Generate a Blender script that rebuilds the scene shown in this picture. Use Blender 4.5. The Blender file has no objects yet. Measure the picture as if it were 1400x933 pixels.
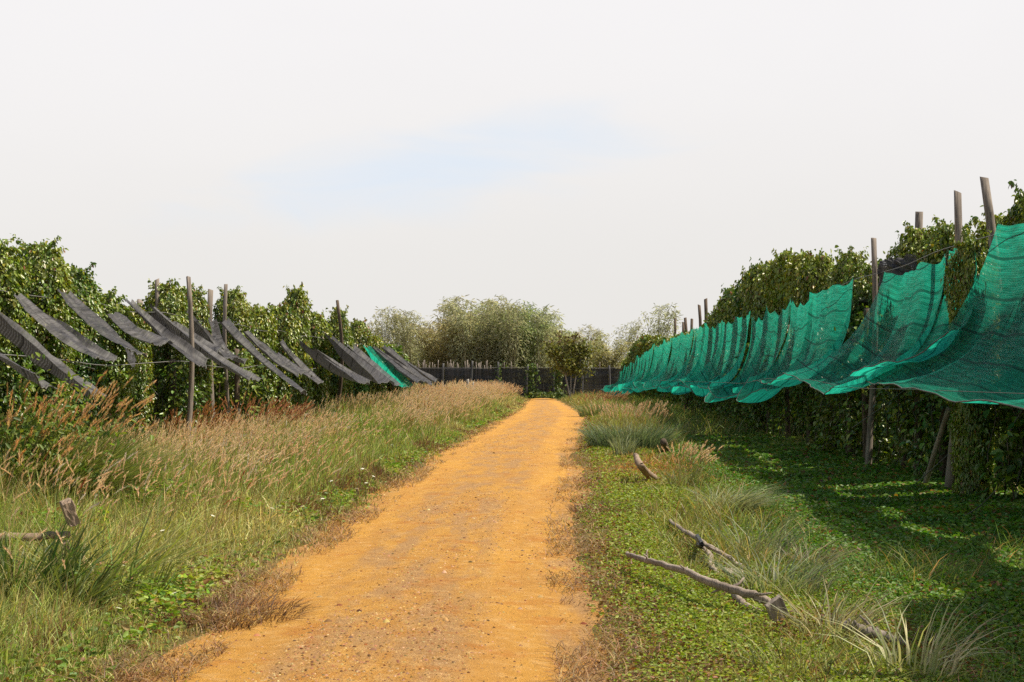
import bpy, math
import numpy as np
from mathutils import Vector, Matrix

# ------------------------------------------------------------------ camera, sky, sun, exposure
SC = bpy.context.scene
COL = SC.collection
F = 1944.0            # focal length in photograph pixels (1400 wide)
VX, HY, CH = 780.0, 515.0, 1.65   # vanishing point of the rows, horizon, eye height
SUN_EL, SUN_AZ = 58.0, 84.0       # azimuth measured from +Y (down the track) towards +X
SUN_E = 5.0

cam = bpy.data.cameras.new('camera'); cam.lens = 50.0; cam.sensor_width = 36.0
cam.clip_start = 0.1; cam.clip_end = 3000
co = bpy.data.objects.new('camera', cam); COL.objects.link(co)
co.location = (0, 0, CH)
yaw = math.atan((VX - 700) / F); pitch = math.atan((HY - 466.5) / F)
co.rotation_euler = (math.pi / 2 + pitch, 0, yaw)
SC.camera = co
SC.render.resolution_x, SC.render.resolution_y = 1024, 682
SC.view_settings.view_transform = 'Standard'; SC.view_settings.look = 'None'
SC.view_settings.exposure = 0.38; SC.view_settings.gamma = 1.0
SC.view_settings.use_curve_mapping = False
SC.cycles.max_bounces = 8; SC.cycles.diffuse_bounces = 3; SC.cycles.glossy_bounces = 2
SC.cycles.transmission_bounces = 4; SC.cycles.transparent_max_bounces = 16
SC.cycles.volume_bounces = 0; SC.cycles.use_denoising = False; SC.cycles.sample_clamp_indirect = 4.0

sun = bpy.data.lights.new('sun', 'SUN'); sun.energy = SUN_E; sun.angle = math.radians(0.53)
sun.color = (1.0, 0.91, 0.76)
so = bpy.data.objects.new('sun', sun); COL.objects.link(so)
sd = Vector((math.sin(math.radians(SUN_AZ)) * math.cos(math.radians(SUN_EL)),
             math.cos(math.radians(SUN_AZ)) * math.cos(math.radians(SUN_EL)),
             math.sin(math.radians(SUN_EL))))
so.rotation_euler = sd.to_track_quat('Z', 'Y').to_euler(); so.location = (30, 10, 40)


class NT:
    """small helper to write node trees"""
    def __init__(s, tree):
        s.t = tree; s.n = tree.nodes; s.l = tree.links
    def node(s, typ, **kw):
        n = s.n.new(typ)
        for k, v in kw.items(): setattr(n, k, v)
        return n
    def put(s, sock, v):
        if isinstance(v, bpy.types.NodeSocket): s.l.new(v, sock)
        elif v is not None: sock.default_value = v
    def math(s, op, a, b=None, c=None, clamp=False):
        n = s.node('ShaderNodeMath', operation=op, use_clamp=clamp)
        s.put(n.inputs[0], a)
        if b is not None: s.put(n.inputs[1], b)
        if c is not None: s.put(n.inputs[2], c)
        return n.outputs[0]
    def noise(s, vec, scale, detail=3, rough=0.55, dist=0.0):
        n = s.node('ShaderNodeTexNoise'); n.inputs['Scale'].default_value = scale
        n.inputs['Detail'].default_value = detail; n.inputs['Roughness'].default_value = rough
        n.inputs['Distortion'].default_value = dist
        if vec is not None: s.l.new(vec, n.inputs['Vector'])
        return n.outputs['Fac']
    def ramp(s, x, a, b, lo=0.0, hi=1.0):
        n = s.node('ShaderNodeMapRange', interpolation_type='SMOOTHSTEP')
        s.put(n.inputs[0], x); n.inputs[1].default_value = a; n.inputs[2].default_value = b
        n.inputs[3].default_value = lo; n.inputs[4].default_value = hi
        return n.outputs[0]
    def mix(s, f, a, b, blend='MIX'):
        n = s.node('ShaderNodeMix', data_type='RGBA', blend_type=blend)
        s.put(n.inputs[0], f); s.put(n.inputs[6], c4(a)); s.put(n.inputs[7], c4(b))
        return n.outputs[2]
    def mapping(s, vec, scale=(1, 1, 1), rot=(0, 0, 0)):
        n = s.node('ShaderNodeMapping'); s.l.new(vec, n.inputs['Vector'])
        n.inputs['Scale'].default_value = scale; n.inputs['Rotation'].default_value = rot
        return n.outputs[0]


def c4(c):
    if isinstance(c, (tuple, list)) and len(c) == 3: return (*c, 1.0)
    return c


W = bpy.data.worlds.new('World'); SC.world = W; W.use_nodes = True
w = NT(W.node_tree); w.n.clear()
out = w.node('ShaderNodeOutputWorld'); bg = w.node('ShaderNodeBackground'); bg.inputs['Strength'].default_value = 0.079
w.l.new(bg.outputs[0], out.inputs[0])
sky = w.node('ShaderNodeTexSky', sky_type='NISHITA'); sky.sun_disc = False
sky.sun_elevation = math.radians(SUN_EL); sky.sun_rotation = math.radians(SUN_AZ)
sky.air_density = 1.0; sky.dust_density = 1.6; sky.ozone_density = 1.0
R10 = math.radians(10); tc = w.node('ShaderNodeTexCoord').outputs['Generated']
sp = w.node('ShaderNodeSeparateXYZ'); w.l.new(tc, sp.inputs[0])
dx, dy, dz = sp.outputs
den = w.math('MAXIMUM', dy, 0.05)
u = w.math('DIVIDE', dx, den); v = w.math('DIVIDE', dz, den)
# thin high cloud: a long gap of pale blue in an otherwise milky layer
ang = math.radians(9.5)
u0 = w.math('SUBTRACT', u, (550 - VX) / F); v0 = w.math('SUBTRACT', v, (HY - 236) / F)
ur = w.math('ADD', w.math('MULTIPLY', u0, math.cos(ang)), w.math('MULTIPLY', v0, math.sin(ang)))
vr = w.math('SUBTRACT', w.math('MULTIPLY', v0, math.cos(ang)), w.math('MULTIPLY', u0, math.sin(ang)))
nz = w.noise(w.mapping(tc, (6, 6, 20), (0, R10, 0)), 1.0, 6, 0.5, 0.9)
nz2 = w.noise(w.mapping(tc, (2.2, 2.2, 5)), 1.0, 4, 0.5, 0.3)
wob = w.math('MULTIPLY', w.math('SUBTRACT', nz, 0.5), 2.6)
el = w.math('ADD', w.math('POWER', w.math('ABSOLUTE', w.math('DIVIDE', ur, 0.15)), 2.0),
            w.math('POWER', w.math('ABSOLUTE', w.math('DIVIDE', vr, 0.028)), 2.0))
gap = w.ramp(w.math('ADD', w.math('SQRT', el), wob), 0.0, 1.5, 0.82, 0.0)
gap2 = w.math('MULTIPLY', w.ramp(nz2, 0.56, 0.72, 0.0, 0.6), w.ramp(dz, 0.2, 0.3))
holes = w.math('MAXIMUM', gap, gap2)
vary = w.ramp(nz2, 0.3, 0.7, 0.988, 1.015)
cloud = w.mix(w.ramp(dz, 0.0, 0.27), (8.0, 7.82, 7.5), (8.9, 8.75, 8.8))
cloud = w.mix(1.0, cloud, vary, 'MULTIPLY')
pale = w.mix(0.5, (6.6, 7.9, 9.4), (7.8, 8.2, 8.8))
low = w.mix(holes, cloud, pale)
high = w.mix(w.ramp(nz2, 0.5, 0.75, 0.0, 0.3), sky.outputs[0], (5.0, 5.1, 5.4))
w.l.new(w.mix(w.ramp(dz, 0.28, 0.46), low, high), bg.inputs['Color'])

rng = np.random.default_rng(11)
R = math.radians


# ------------------------------------------------------------------ materials
def new_mat(name):
    m = bpy.data.materials.new(name); m.use_nodes = True
    t = NT(m.node_tree); t.n.clear()
    o = t.node('ShaderNodeOutputMaterial')
    return m, t, o


def veg_mat(name, rough=0.5, spec=0.35, transl=0.35, rnd=0.35, tint=None, glow=(1.15, 1.25, 0.55)):
    """vegetation: colour attribute of each leaf / blade, a little per-leaf variation, light passes through"""
    m, t, o = new_mat(name)
    a = t.node('ShaderNodeAttribute', attribute_name='Col')
    g = t.node('ShaderNodeNewGeometry')
    r = g.outputs['Random Per Island']
    hsv = t.node('ShaderNodeHueSaturation')
    t.put(hsv.inputs['Hue'], t.math('ADD', 0.5, t.math('MULTIPLY', t.math('SUBTRACT', t.math('FRACT', t.math('MULTIPLY', r, 7.13)), 0.5), 0.06)))
    t.put(hsv.inputs['Saturation'], t.math('ADD', 0.9, t.math('MULTIPLY', t.math('FRACT', t.math('MULTIPLY', r, 3.7)), 0.25)))
    t.put(hsv.inputs['Value'], t.math('ADD', 1.0 - rnd, t.math('MULTIPLY', r, 2 * rnd)))
    oi = t.node('ShaderNodeObjectInfo')
    base = a.outputs['Color']
    if tint: base = t.mix(oi.outputs['Random'], t.mix(1.0, base, tint[0], 'MULTIPLY'), t.mix(1.0, base, tint[1], 'MULTIPLY'))
    t.put(hsv.inputs['Color'], base)
    p = t.node('ShaderNodeBsdfPrincipled')
    t.put(p.inputs['Base Color'], hsv.outputs[0]); p.inputs['Roughness'].default_value = rough
    p.inputs['Specular IOR Level'].default_value = spec
    tr = t.node('ShaderNodeBsdfTranslucent')
    t.put(tr.inputs[0], t.mix(1.0, hsv.outputs[0], glow, 'MULTIPLY'))
    mx = t.node('ShaderNodeMixShader'); mx.inputs[0].default_value = transl
    t.l.new(p.outputs[0], mx.inputs[1]); t.l.new(tr.outputs[0], mx.inputs[2]); t.l.new(mx.outputs[0], o.inputs[0])
    return m


def wood_mat(name, c1, c2, scale=1.0, rough=0.85):
    m, t, o = new_mat(name)
    tc = t.node('ShaderNodeTexCoord').outputs['Object']
    oi = t.node('ShaderNodeObjectInfo').outputs['Random']
    off = t.node('ShaderNodeVectorMath', operation='ADD'); t.l.new(tc, off.inputs[0])
    cmb = t.node('ShaderNodeCombineXYZ'); t.put(cmb.inputs[2], t.math('MULTIPLY', oi, 37.0)); t.l.new(cmb.outputs[0], off.inputs[1])
    v = off.outputs[0]
    grain = t.noise(t.mapping(v, (38 * scale, 38 * scale, 2.2 * scale)), 1.0, 5, 0.6, 0.4)
    big = t.noise(v, 2.3 * scale, 3)
    col = t.mix(t.ramp(grain, 0.32, 0.68), c1, c2)
    col = t.mix(t.ramp(big, 0.35, 0.75, 0.0, 0.55), col, tuple(0.55 * x for x in c1))
    crack = t.ramp(t.noise(t.mapping(v, (60 * scale, 60 * scale, 1.1 * scale)), 1.0, 2), 0.30, 0.38)
    col = t.mix(crack, tuple(0.25 * x for x in c1), col)
    p = t.node('ShaderNodeBsdfPrincipled'); t.put(p.inputs['Base Color'], col); p.inputs['Roughness'].default_value = rough
    p.inputs['Specular IOR Level'].default_value = 0.2
    b = t.node('ShaderNodeBump'); b.inputs['Strength'].default_value = 0.6; b.inputs['Distance'].default_value = 0.01
    t.l.new(grain, b.inputs['Height']); t.l.new(b.outputs[0], p.inputs['Normal'])
    t.l.new(p.outputs[0], o.inputs[0])
    return m


def net_mat(name, c_dark, c_light, open_lo, open_hi, transl, pitch=0.034, seam=0.42):
    """woven shade net: rows of tape with open gaps, darker seams; UV in metres"""
    m, t, o = new_mat(name)
    uv = t.node('ShaderNodeUVMap').outputs[0]
    s = t.node('ShaderNodeSeparateXYZ'); t.l.new(uv, s.inputs[0]); U, V = s.outputs[0], s.outputs[1]
    n1 = t.noise(uv, 3.0, 4); n2 = t.noise(t.mapping(uv, (2, 26, 1)), 1.0, 3)
    tri = t.math('ABSOLUTE', t.math('SUBTRACT', t.math('FRACT', t.math('ADD', t.math('DIVIDE', V, pitch), t.math('MULTIPLY', n1, 0.12))), 0.5))   # 0..0.5
    tape = t.ramp(tri, 0.16, 0.30)
    tri2 = t.math('ABSOLUTE', t.math('SUBTRACT', t.math('FRACT', t.math('DIVIDE', U, pitch * 0.55)), 0.5))
    tape = t.math('MAXIMUM', tape, t.ramp(tri2, 0.36, 0.44, 0.0, 0.8))
    seam_l = t.math('ABSOLUTE', t.math('SUBTRACT', t.math('FRACT', t.math('ADD', t.math('DIVIDE', V, seam), 0.2)), 0.5))
    sm = t.ramp(seam_l, 0.450, 0.478)
    cover = t.math('MULTIPLY_ADD', tape, open_hi - open_lo, 1.0 - open_hi)         # share of fibre
    cover = t.math('ADD', cover, t.math('MULTIPLY', t.math('SUBTRACT', n2, 0.5), 0.25), clamp=True)
    cover = t.math('MAXIMUM', cover, t.math('MULTIPLY', sm, 0.95))
    col = t.mix(t.ramp(n2, 0.3, 0.7), c_dark, c_light)
    col = t.mix(t.ramp(n1, 0.48, 0.75, 0, 0.3), col, tuple(0.6 * a + 0.4 * b for a, b in zip(c_dark, (0.16, 0.14, 0.11))))
    col = t.mix(t.math('MULTIPLY', sm, 0.85), col, tuple(0.35 * x for x in c_dark))
    rnd_ = t.node('ShaderNodeObjectInfo').outputs['Random']
    col = t.mix(1.0, col, t.math('ADD', 0.82, t.math('MULTIPLY', rnd_, 0.36)), 'MULTIPLY')
    d = t.node('ShaderNodeBsdfPrincipled'); t.put(d.inputs['Base Color'], col); d.inputs['Roughness'].default_value = 0.55
    d.inputs['Specular IOR Level'].default_value = 0.3
    tr = t.node('ShaderNodeBsdfTranslucent'); t.put(tr.inputs[0], col)
    mx = t.node('ShaderNodeMixShader'); mx.inputs[0].default_value = transl
    t.l.new(d.outputs[0], mx.inputs[1]); t.l.new(tr.outputs[0], mx.inputs[2])
    tp = t.node('ShaderNodeBsdfTransparent')
    m2 = t.node('ShaderNodeMixShader'); t.put(m2.inputs[0], cover)
    t.l.new(tp.outputs[0], m2.inputs[1]); t.l.new(mx.outputs[0], m2.inputs[2]); t.l.new(m2.outputs[0], o.inputs[0])
    return m


def plain_mat(name, c, rough=0.7):
    m, t, o = new_mat(name)
    tc = t.node('ShaderNodeTexCoord').outputs['Object']
    n = t.noise(tc, 14, 4)
    p = t.node('ShaderNodeBsdfPrincipled'); t.put(p.inputs['Base Color'], t.mix(t.ramp(n, 0.3, 0.7), tuple(0.7 * x for x in c), tuple(min(1, 1.25 * x) for x in c)))
    p.inputs['Roughness'].default_value = rough; t.l.new(p.outputs[0], o.inputs[0])
    return m


M_PEPPER = veg_mat('pepper_leaf', 0.36, 0.6, 0.25, 0.4, ((0.9, 1.0, 0.95), (1.14, 1.06, 1.0)))
M_GRASS = veg_mat('grass_blade', 0.5, 0.35, 0.4, 0.4, glow=(1.2, 1.15, 0.7))
M_PLUME = veg_mat('grass_plume', 0.8, 0.1, 0.45, 0.25, glow=(1.05, 1.0, 0.9))
M_COVER = veg_mat('creeping_leaf', 0.5, 0.35, 0.35, 0.35)
M_BAMBOO = veg_mat('bamboo_leaf', 0.5, 0.3, 0.55, 0.3, ((0.95, 1.02, 1.0), (1.1, 1.0, 0.95)), (1.1, 1.12, 0.8))
M_TREE = veg_mat('tree_leaf', 0.5, 0.3, 0.35, 0.4)
M_PETAL = veg_mat('petal', 0.6, 0.2, 0.3, 0.1)
M_POST = wood_mat('weathered_post', (0.20, 0.165, 0.135), (0.33, 0.28, 0.23))
M_POST_D = wood_mat('dark_post', (0.10, 0.075, 0.055), (0.19, 0.14, 0.10))
M_POST_G = wood_mat('grey_post', (0.085, 0.085, 0.085), (0.16, 0.155, 0.15))
M_BAM_CULM = wood_mat('bamboo_culm', (0.22, 0.20, 0.11), (0.36, 0.33, 0.20), 0.6)
M_BRANCH = wood_mat('dead_wood', (0.25, 0.195, 0.15), (0.46, 0.385, 0.31), 1.6)
M_BOARD = wood_mat('old_board', (0.24, 0.17, 0.115), (0.42, 0.31, 0.22), 1.2)
M_BARK = wood_mat('pale_bark', (0.33, 0.29, 0.24), (0.5, 0.45, 0.38), 0.5)
M_GREEN_NET = net_mat('green_net', (0.009, 0.31, 0.20), (0.022, 0.56, 0.375), 0.18, 0.44, 0.66, 0.024)
M_GREY_NET = net_mat('grey_net', (0.036, 0.034, 0.036), (0.080, 0.076, 0.078), 0.03, 0.22, 0.12)
M_FENCE_NET = net_mat('fence_net', (0.016, 0.018, 0.022), (0.035, 0.036, 0.042), 0.03, 0.2, 0.1)
M_ROPE = plain_mat('old_rope', (0.10, 0.10, 0.085))
M_WIRE = plain_mat('dull_wire', (0.16, 0.155, 0.145), 0.5)
M_TIE = plain_mat('black_tie', (0.015, 0.015, 0.016), 0.5)
M_ROCK = plain_mat('tan_rock', (0.38, 0.25, 0.13), 0.9)


# ------------------------------------------------------------------ mesh helpers
def fast_mesh(name, V, faces, col=None, uv=None, smooth=True):
    """V: n x 3, faces: list of int arrays (m x 3 / m x 4 ...)"""
    me = bpy.data.meshes.new(name)
    V = np.asarray(V, np.float32)
    me.vertices.add(len(V)); me.vertices.foreach_set('co', V.ravel())
    idx = np.concatenate([np.asarray(f, np.int32).ravel() for f in faces])
    cnt = np.concatenate([np.full(len(f), np.asarray(f).shape[1], np.int32) for f in faces])
    me.loops.add(len(idx)); me.loops.foreach_set('vertex_index', idx)
    st = np.concatenate([[0], np.cumsum(cnt)[:-1]]).astype(np.int32)
    me.polygons.add(len(cnt)); me.polygons.foreach_set('loop_start', st)
    me.update(calc_edges=True)
    if smooth: me.polygons.foreach_set('use_smooth', np.ones(len(cnt), bool))
    if col is not None:
        a = me.attributes.new('Col', 'FLOAT_COLOR', 'POINT')
        c = np.ones((len(V), 4), np.float32); c[:, :3] = col; a.data.foreach_set('color', c.ravel())
    if uv is not None:
        l = me.uv_layers.new(name='UVMap'); l.data.foreach_set('uv', np.asarray(uv, np.float32)[idx].ravel())
    return me


def link(name, me, mat, parent=None, loc=None, rot=None, scale=None):
    if mat is not None and len(me.materials) == 0: me.materials.append(mat)
    o = bpy.data.objects.new(name, me); COL.objects.link(o)
    if parent is not None: o.parent = parent
    if loc is not None: o.location = loc
    if rot is not None: o.rotation_euler = rot
    if scale is not None: o.scale = scale
    return o


def tag(o, label=None, cat=None, group=None, kind=None):
    if label: o['label'] = label
    if cat: o['category'] = cat
    if group: o['group'] = group
    if kind: o['kind'] = kind
    return o


def thing(name, loc, label, cat, group=None, rz=0.0, scale=(1, 1, 1)):
    o = bpy.data.objects.new(name, None); COL.objects.link(o)
    o.location = loc; o.rotation_euler = (0, 0, rz); o.scale = scale; o.empty_display_size = 0.3
    return tag(o, label, cat, group)


class MB:
    """collects pieces into one mesh"""
    def __init__(s): s.V = []; s.F = {}; s.C = []; s.n = 0
    def add(s, V, faces, col=None):
        V = np.asarray(V, np.float64)
        for f in faces:
            f = np.asarray(f)
            if len(f): s.F.setdefault(f.shape[1], []).append(f + s.n)
        s.V.append(V); s.n += len(V)
        if col is not None:
            c = np.asarray(col, np.float64); s.C.append(np.broadcast_to(c, (len(V), 3)) if c.ndim == 1 else c)
    def mesh(s, name, smooth=True):
        return fast_mesh(name, np.concatenate(s.V), [np.concatenate(f) for f in s.F.values()], np.concatenate(s.C) if s.C else None, None, smooth)


def nrm(a): return a / np.maximum(np.linalg.norm(a, axis=-1, keepdims=True), 1e-9)


def hash2(i, j, seed):
    h = (i.astype(np.int64) * 374761393 + j.astype(np.int64) * 668265263 + seed * 974711) & 0xFFFFFFFF
    h = ((h ^ (h >> 13)) * 1274126177) & 0xFFFFFFFF
    return ((h ^ (h >> 16)) & 0xFFFF) / 65535.0


def vnoise(x, y, seed=0):
    x = np.asarray(x, float); y = np.asarray(y, float)
    i, j = np.floor(x), np.floor(y); fx, fy = x - i, y - j
    fx = fx * fx * (3 - 2 * fx); fy = fy * fy * (3 - 2 * fy)
    a, b, c, d = hash2(i, j, seed), hash2(i + 1, j, seed), hash2(i, j + 1, seed), hash2(i + 1, j + 1, seed)
    return (a * (1 - fx) + b * fx) * (1 - fy) + (c * (1 - fx) + d * fx) * fy


def fbm(x, y, seed=0, o=3):
    r = 0; a = 0.5; t = 0
    for k in range(o): r = r + a * vnoise(np.asarray(x) * 2 ** k, np.asarray(y) * 2 ** k, seed + k * 17); t += a; a *= 0.5
    return r / t


def sst(x, a, b):
    t = np.clip((np.asarray(x, float) - a) / (b - a), 0, 1); return t * t * (3 - 2 * t)


# the track's edges, measured in metres
def edge(pts):
    y = np.array([1944 * CH / (p[1] - HY) for p in pts]); x = np.array([(p[0] - VX) / F for p in pts]) * y
    o = np.argsort(y); return y[o], x[o]


LY, LX = edge([(205, 933), (322, 850), (376, 790), (430, 752), (490, 712), (552, 665), (600, 628), (660, 592), (715, 560), (726, 545)])
RY, RX = edge([(812, 933), (798, 860), (778, 780), (772, 710), (782, 655), (778, 620), (790, 590), (796, 572), (778, 557), (758, 547)])
def xl(y): return np.interp(y, LY, LX)
def xr(y): return np.interp(y, RY, RX)


def gz(x, y):
    x = np.asarray(x, float); y = np.asarray(y, float)
    near = 1 - sst(np.hypot(x, y), 60, 140)
    dl, dr = xl(y) - x, x - xr(y)
    z = near * 0.10 * (fbm(x * 0.45, y * 0.45, 3) - 0.5)
    z = z * sst(np.maximum(dl, dr), -0.3, 0.8)
    inside = sst(-np.maximum(dl, dr), 0.0, 0.5)
    z = z + near * inside * 0.03 * (fbm(x * 1.2, y * 0.25, 9) - 0.5)
    z = z + near * (0.05 * sst(dl, 0.0, 1.0) + 0.04 * sst(dr, 0.0, 0.6) - 0.16 * sst(dr, 1.2, 3.2) + 0.08 * sst(dr, 3.6, 5.2))
    return z


def G(x, y): return float(gz(x, y))


def PX(px, py, Y):
    """world point at depth Y (metres down the track) seen at photograph pixel px, py"""
    return np.array([(px - VX) * Y / F, Y, CH + (HY - py) * Y / F])


def tube(pts, rad, sides=8, jitter=0.0, cap=True):
    P = np.asarray(pts, float); n = len(P); rad = np.broadcast_to(np.asarray(rad, float), (n,))
    T = nrm(np.gradient(P, axis=0)); ref = np.array([0, 0, 1.0]) if abs(T[0][2]) < 0.9 else np.array([1.0, 0, 0])
    a = nrm(np.cross(T, ref)); b = np.cross(T, a)
    th = np.linspace(0, 2 * np.pi, sides, endpoint=False)
    prof = 1 + jitter * (rng.random(sides) - 0.5) * 2
    r = rad[:, None] * prof[None] * (1 + jitter * 0.5 * (rng.random((n, sides)) - 0.5))
    V = P[:, None] + (a[:, None] * np.cos(th)[None, :, None] + b[:, None] * np.sin(th)[None, :, None]) * r[..., None]
    i = np.arange(n - 1)[:, None] * sides; j = np.arange(sides)[None]; k = (j + 1) % sides
    q = np.stack([i + j, i + k, i + sides + k, i + sides + j], -1).reshape(-1, 4)
    V = V.reshape(-1, 3); tri = np.zeros((0, 3), int)
    if cap:
        V = np.concatenate([V, P[:1], P[-1:]]); c0, c1 = len(V) - 2, len(V) - 1; jj = np.arange(sides); kk = (jj + 1) % sides
        tri = np.concatenate([np.stack([kk, jj, np.full(sides, c0)], 1), np.stack([(n - 1) * sides + jj, (n - 1) * sides + kk, np.full(sides, c1)], 1)])
    return V, [q, tri]


def spline(pts, n):
    P = np.asarray(pts, float); t = np.arange(len(P)); s = np.linspace(0, len(P) - 1, n)
    o = np.empty((n, 3))
    for k in range(n):
        i = min(int(s[k]), len(P) - 2); f = s[k] - i
        p0, p1, p2, p3 = P[max(i - 1, 0)], P[i], P[i + 1], P[min(i + 2, len(P) - 1)]
        o[k] = 0.5 * ((2 * p1) + (-p0 + p2) * f + (2 * p0 - 5 * p1 + 4 * p2 - p3) * f * f + (-p0 + 3 * p1 - 3 * p2 + p3) * f ** 3)
    return o


def leaves(P, D, N, L, Wd, fold=0.25, droop=0.2):
    """ovate folded leaves: base P, axis D, normal N; two quads each"""
    n = len(P); D = nrm(D); S = nrm(np.cross(D, N)); N = np.cross(S, D)
    L = np.broadcast_to(L, (n,))[:, None]; Wd = np.broadcast_to(Wd, (n,))[:, None]
    up = N * Wd * fold
    tip = P + D * L - N * L * droop
    r1 = P + D * L * 0.28 + S * Wd * 0.5 + up; l1 = P + D * L * 0.28 - S * Wd * 0.5 + up
    r2 = P + D * L * 0.66 + S * Wd * 0.40 + up - N * L * droop * 0.4; l2 = P + D * L * 0.66 - S * Wd * 0.40 + up - N * L * droop * 0.4
    V = np.stack([P, r1, r2, tip, l2, l1], 1).reshape(-1, 3)
    b = np.arange(n)[:, None] * 6
    return V, np.concatenate([b + [[0, 1, 2, 3]], b + [[0, 3, 4, 5]]])


def blades(P, H, Wd, lean, bend, twist=None):
    """grass blades: base P, length H, width, lean direction (n x 2), bend amount"""
    n = len(P); t = np.array([0, 0.38, 0.72, 1.0]); wt = np.array([0.8, 1.0, 0.65, 0])
    H = np.broadcast_to(H, (n,)); bend = np.broadcast_to(bend, (n,)); Wd = np.broadcast_to(Wd, (n,))
    an = rng.random(n) * 2 * np.pi if twist is None else twist
    S = np.stack([np.cos(an), np.sin(an), np.zeros(n)], 1)
    d3 = np.concatenate([lean, np.zeros((n, 1))], 1)
    rows = []
    for k in range(4):
        c = P + d3 * (H * bend * t[k] ** 1.8)[:, None]
        c = c + np.stack([0 * H, 0 * H, H * t[k] * (1 - 0.42 * np.minimum(bend, 1.6) * t[k])], 1)
        rows.append(c)
    V = []
    for k in range(3): V += [rows[k] - S * (Wd * wt[k] * 0.5)[:, None], rows[k] + S * (Wd * wt[k] * 0.5)[:, None]]
    V.append(rows[3])
    V = np.stack(V, 1).reshape(-1, 3); b = np.arange(n)[:, None] * 7
    return V, [np.concatenate([b + [[0, 1, 3, 2]], b + [[2, 3, 5, 4]]]), b + [[4, 5, 6]]], rows[3], nrm(rows[3] - rows[2])


def rep(c, k): return np.repeat(c, k, axis=0)


def colmix(a, b, t): return np.asarray(a)[None] * (1 - t[:, None]) + np.asarray(b)[None] * t[:, None]


def plumes(P, D, L, Wd, k=16):
    """fuzzy seed heads: k slivers round a drooping axis; P base, D axis"""
    n = len(P); D = nrm(D)
    t = (np.arange(k) + 0.5) / k
    out = []
    A = nrm(np.cross(D, np.array([0.3, 0.9, 0.2]))); B = np.cross(D, A)
    L = np.broadcast_to(L, (n,)); Wd = np.broadcast_to(Wd, (n,))
    tt = np.tile(t, (n, 1)); th = rng.random((n, k)) * 6.283
    drop = np.zeros((n, k, 3)); drop[..., 2] = -0.22 * L[:, None] * tt ** 2
    base = P[:, None] + D[:, None] * (L[:, None] * tt * 0.9)[..., None] + drop
    rad = A[:, None] * np.cos(th)[..., None] + B[:, None] * np.sin(th)[..., None]
    prof = Wd[:, None] * (0.35 + 0.65 * np.sin(np.pi * np.clip(tt * 0.9 + 0.1, 0, 1)))
    tip = base + D[:, None] * (L[:, None] * 0.20)[..., None] + rad * prof[..., None]
    side = np.cross(rad, D[:, None]) * (Wd[:, None] * 0.32)[..., None]
    V = np.stack([base - side - rad * prof[..., None] * 0.12, base + side - rad * prof[..., None] * 0.12, tip], 2).reshape(-1, 3)
    f = np.arange(n * k)[:, None] * 3 + [[0, 1, 2]]
    return V, [f], 3 * k


ORD = ('first second third fourth fifth sixth seventh eighth ninth tenth eleventh twelfth thirteenth fourteenth fifteenth sixteenth seventeenth '
       'eighteenth nineteenth twentieth twenty-first twenty-second twenty-third twenty-fourth twenty-fifth twenty-sixth twenty-seventh '
       'twenty-eighth twenty-ninth thirtieth thirty-first thirty-second thirty-third thirty-fourth thirty-fifth thirty-sixth').split()

# ------------------------------------------------------------------ ground and track
def grid_mesh(name, xs, ys, zf):
    X, Y = np.meshgrid(xs, ys); Z = zf(X, Y)
    V = np.stack([X, Y, Z], -1).reshape(-1, 3); nx, ny = len(xs), len(ys)
    i = np.arange(ny - 1)[:, None] * nx + np.arange(nx - 1)[None]
    return fast_mesh(name, V, [np.stack([i, i + 1, i + nx + 1, i + nx], -1).reshape(-1, 4)])


xs = np.concatenate([[-1500, -600, -250, -120, -70, -45, -30, -22, -17, -14], np.arange(-12, 9, 0.16), [10, 12, 15, 20, 28, 40, 60, 100, 250, 600, 1500]])
ys = np.concatenate([[-300, -100, -40, -20, -10, -4, 0, 3], np.arange(5, 32, 0.16), np.arange(32, 112, 0.6), [115, 125, 140, 170, 220, 320, 500, 900, 2000]])

m, t, o = new_mat('verge_soil')
g = t.node('ShaderNodeNewGeometry').outputs['Position']
n1 = t.noise(g, 0.9, 4); n2 = t.noise(g, 7, 5, 0.65); n3 = t.noise(g, 60, 3, 0.7)
col = t.mix(t.ramp(n1, 0.38, 0.62), (0.075, 0.085, 0.022), (0.15, 0.10, 0.04))
col = t.mix(t.ramp(n2, 0.45, 0.65, 0, 0.7), col, (0.27, 0.15, 0.045))
col = t.mix(t.ramp(n3, 0.5, 0.7, 0, 0.6), col, (0.05, 0.055, 0.016))
p = t.node('ShaderNodeBsdfPrincipled'); t.put(p.inputs['Base Color'], col); p.inputs['Roughness'].default_value = 0.95; p.inputs['Specular IOR Level'].default_value = 0.1
bmp = t.node('ShaderNodeBump'); bmp.inputs['Distance'].default_value = 0.03; t.l.new(n2, bmp.inputs['Height']); t.l.new(bmp.outputs[0], p.inputs['Normal'])
t.l.new(p.outputs[0], o.inputs[0]); M_SOIL = m
tag(link('ground', grid_mesh('ground', xs, ys, gz), M_SOIL), kind='structure')

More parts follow.
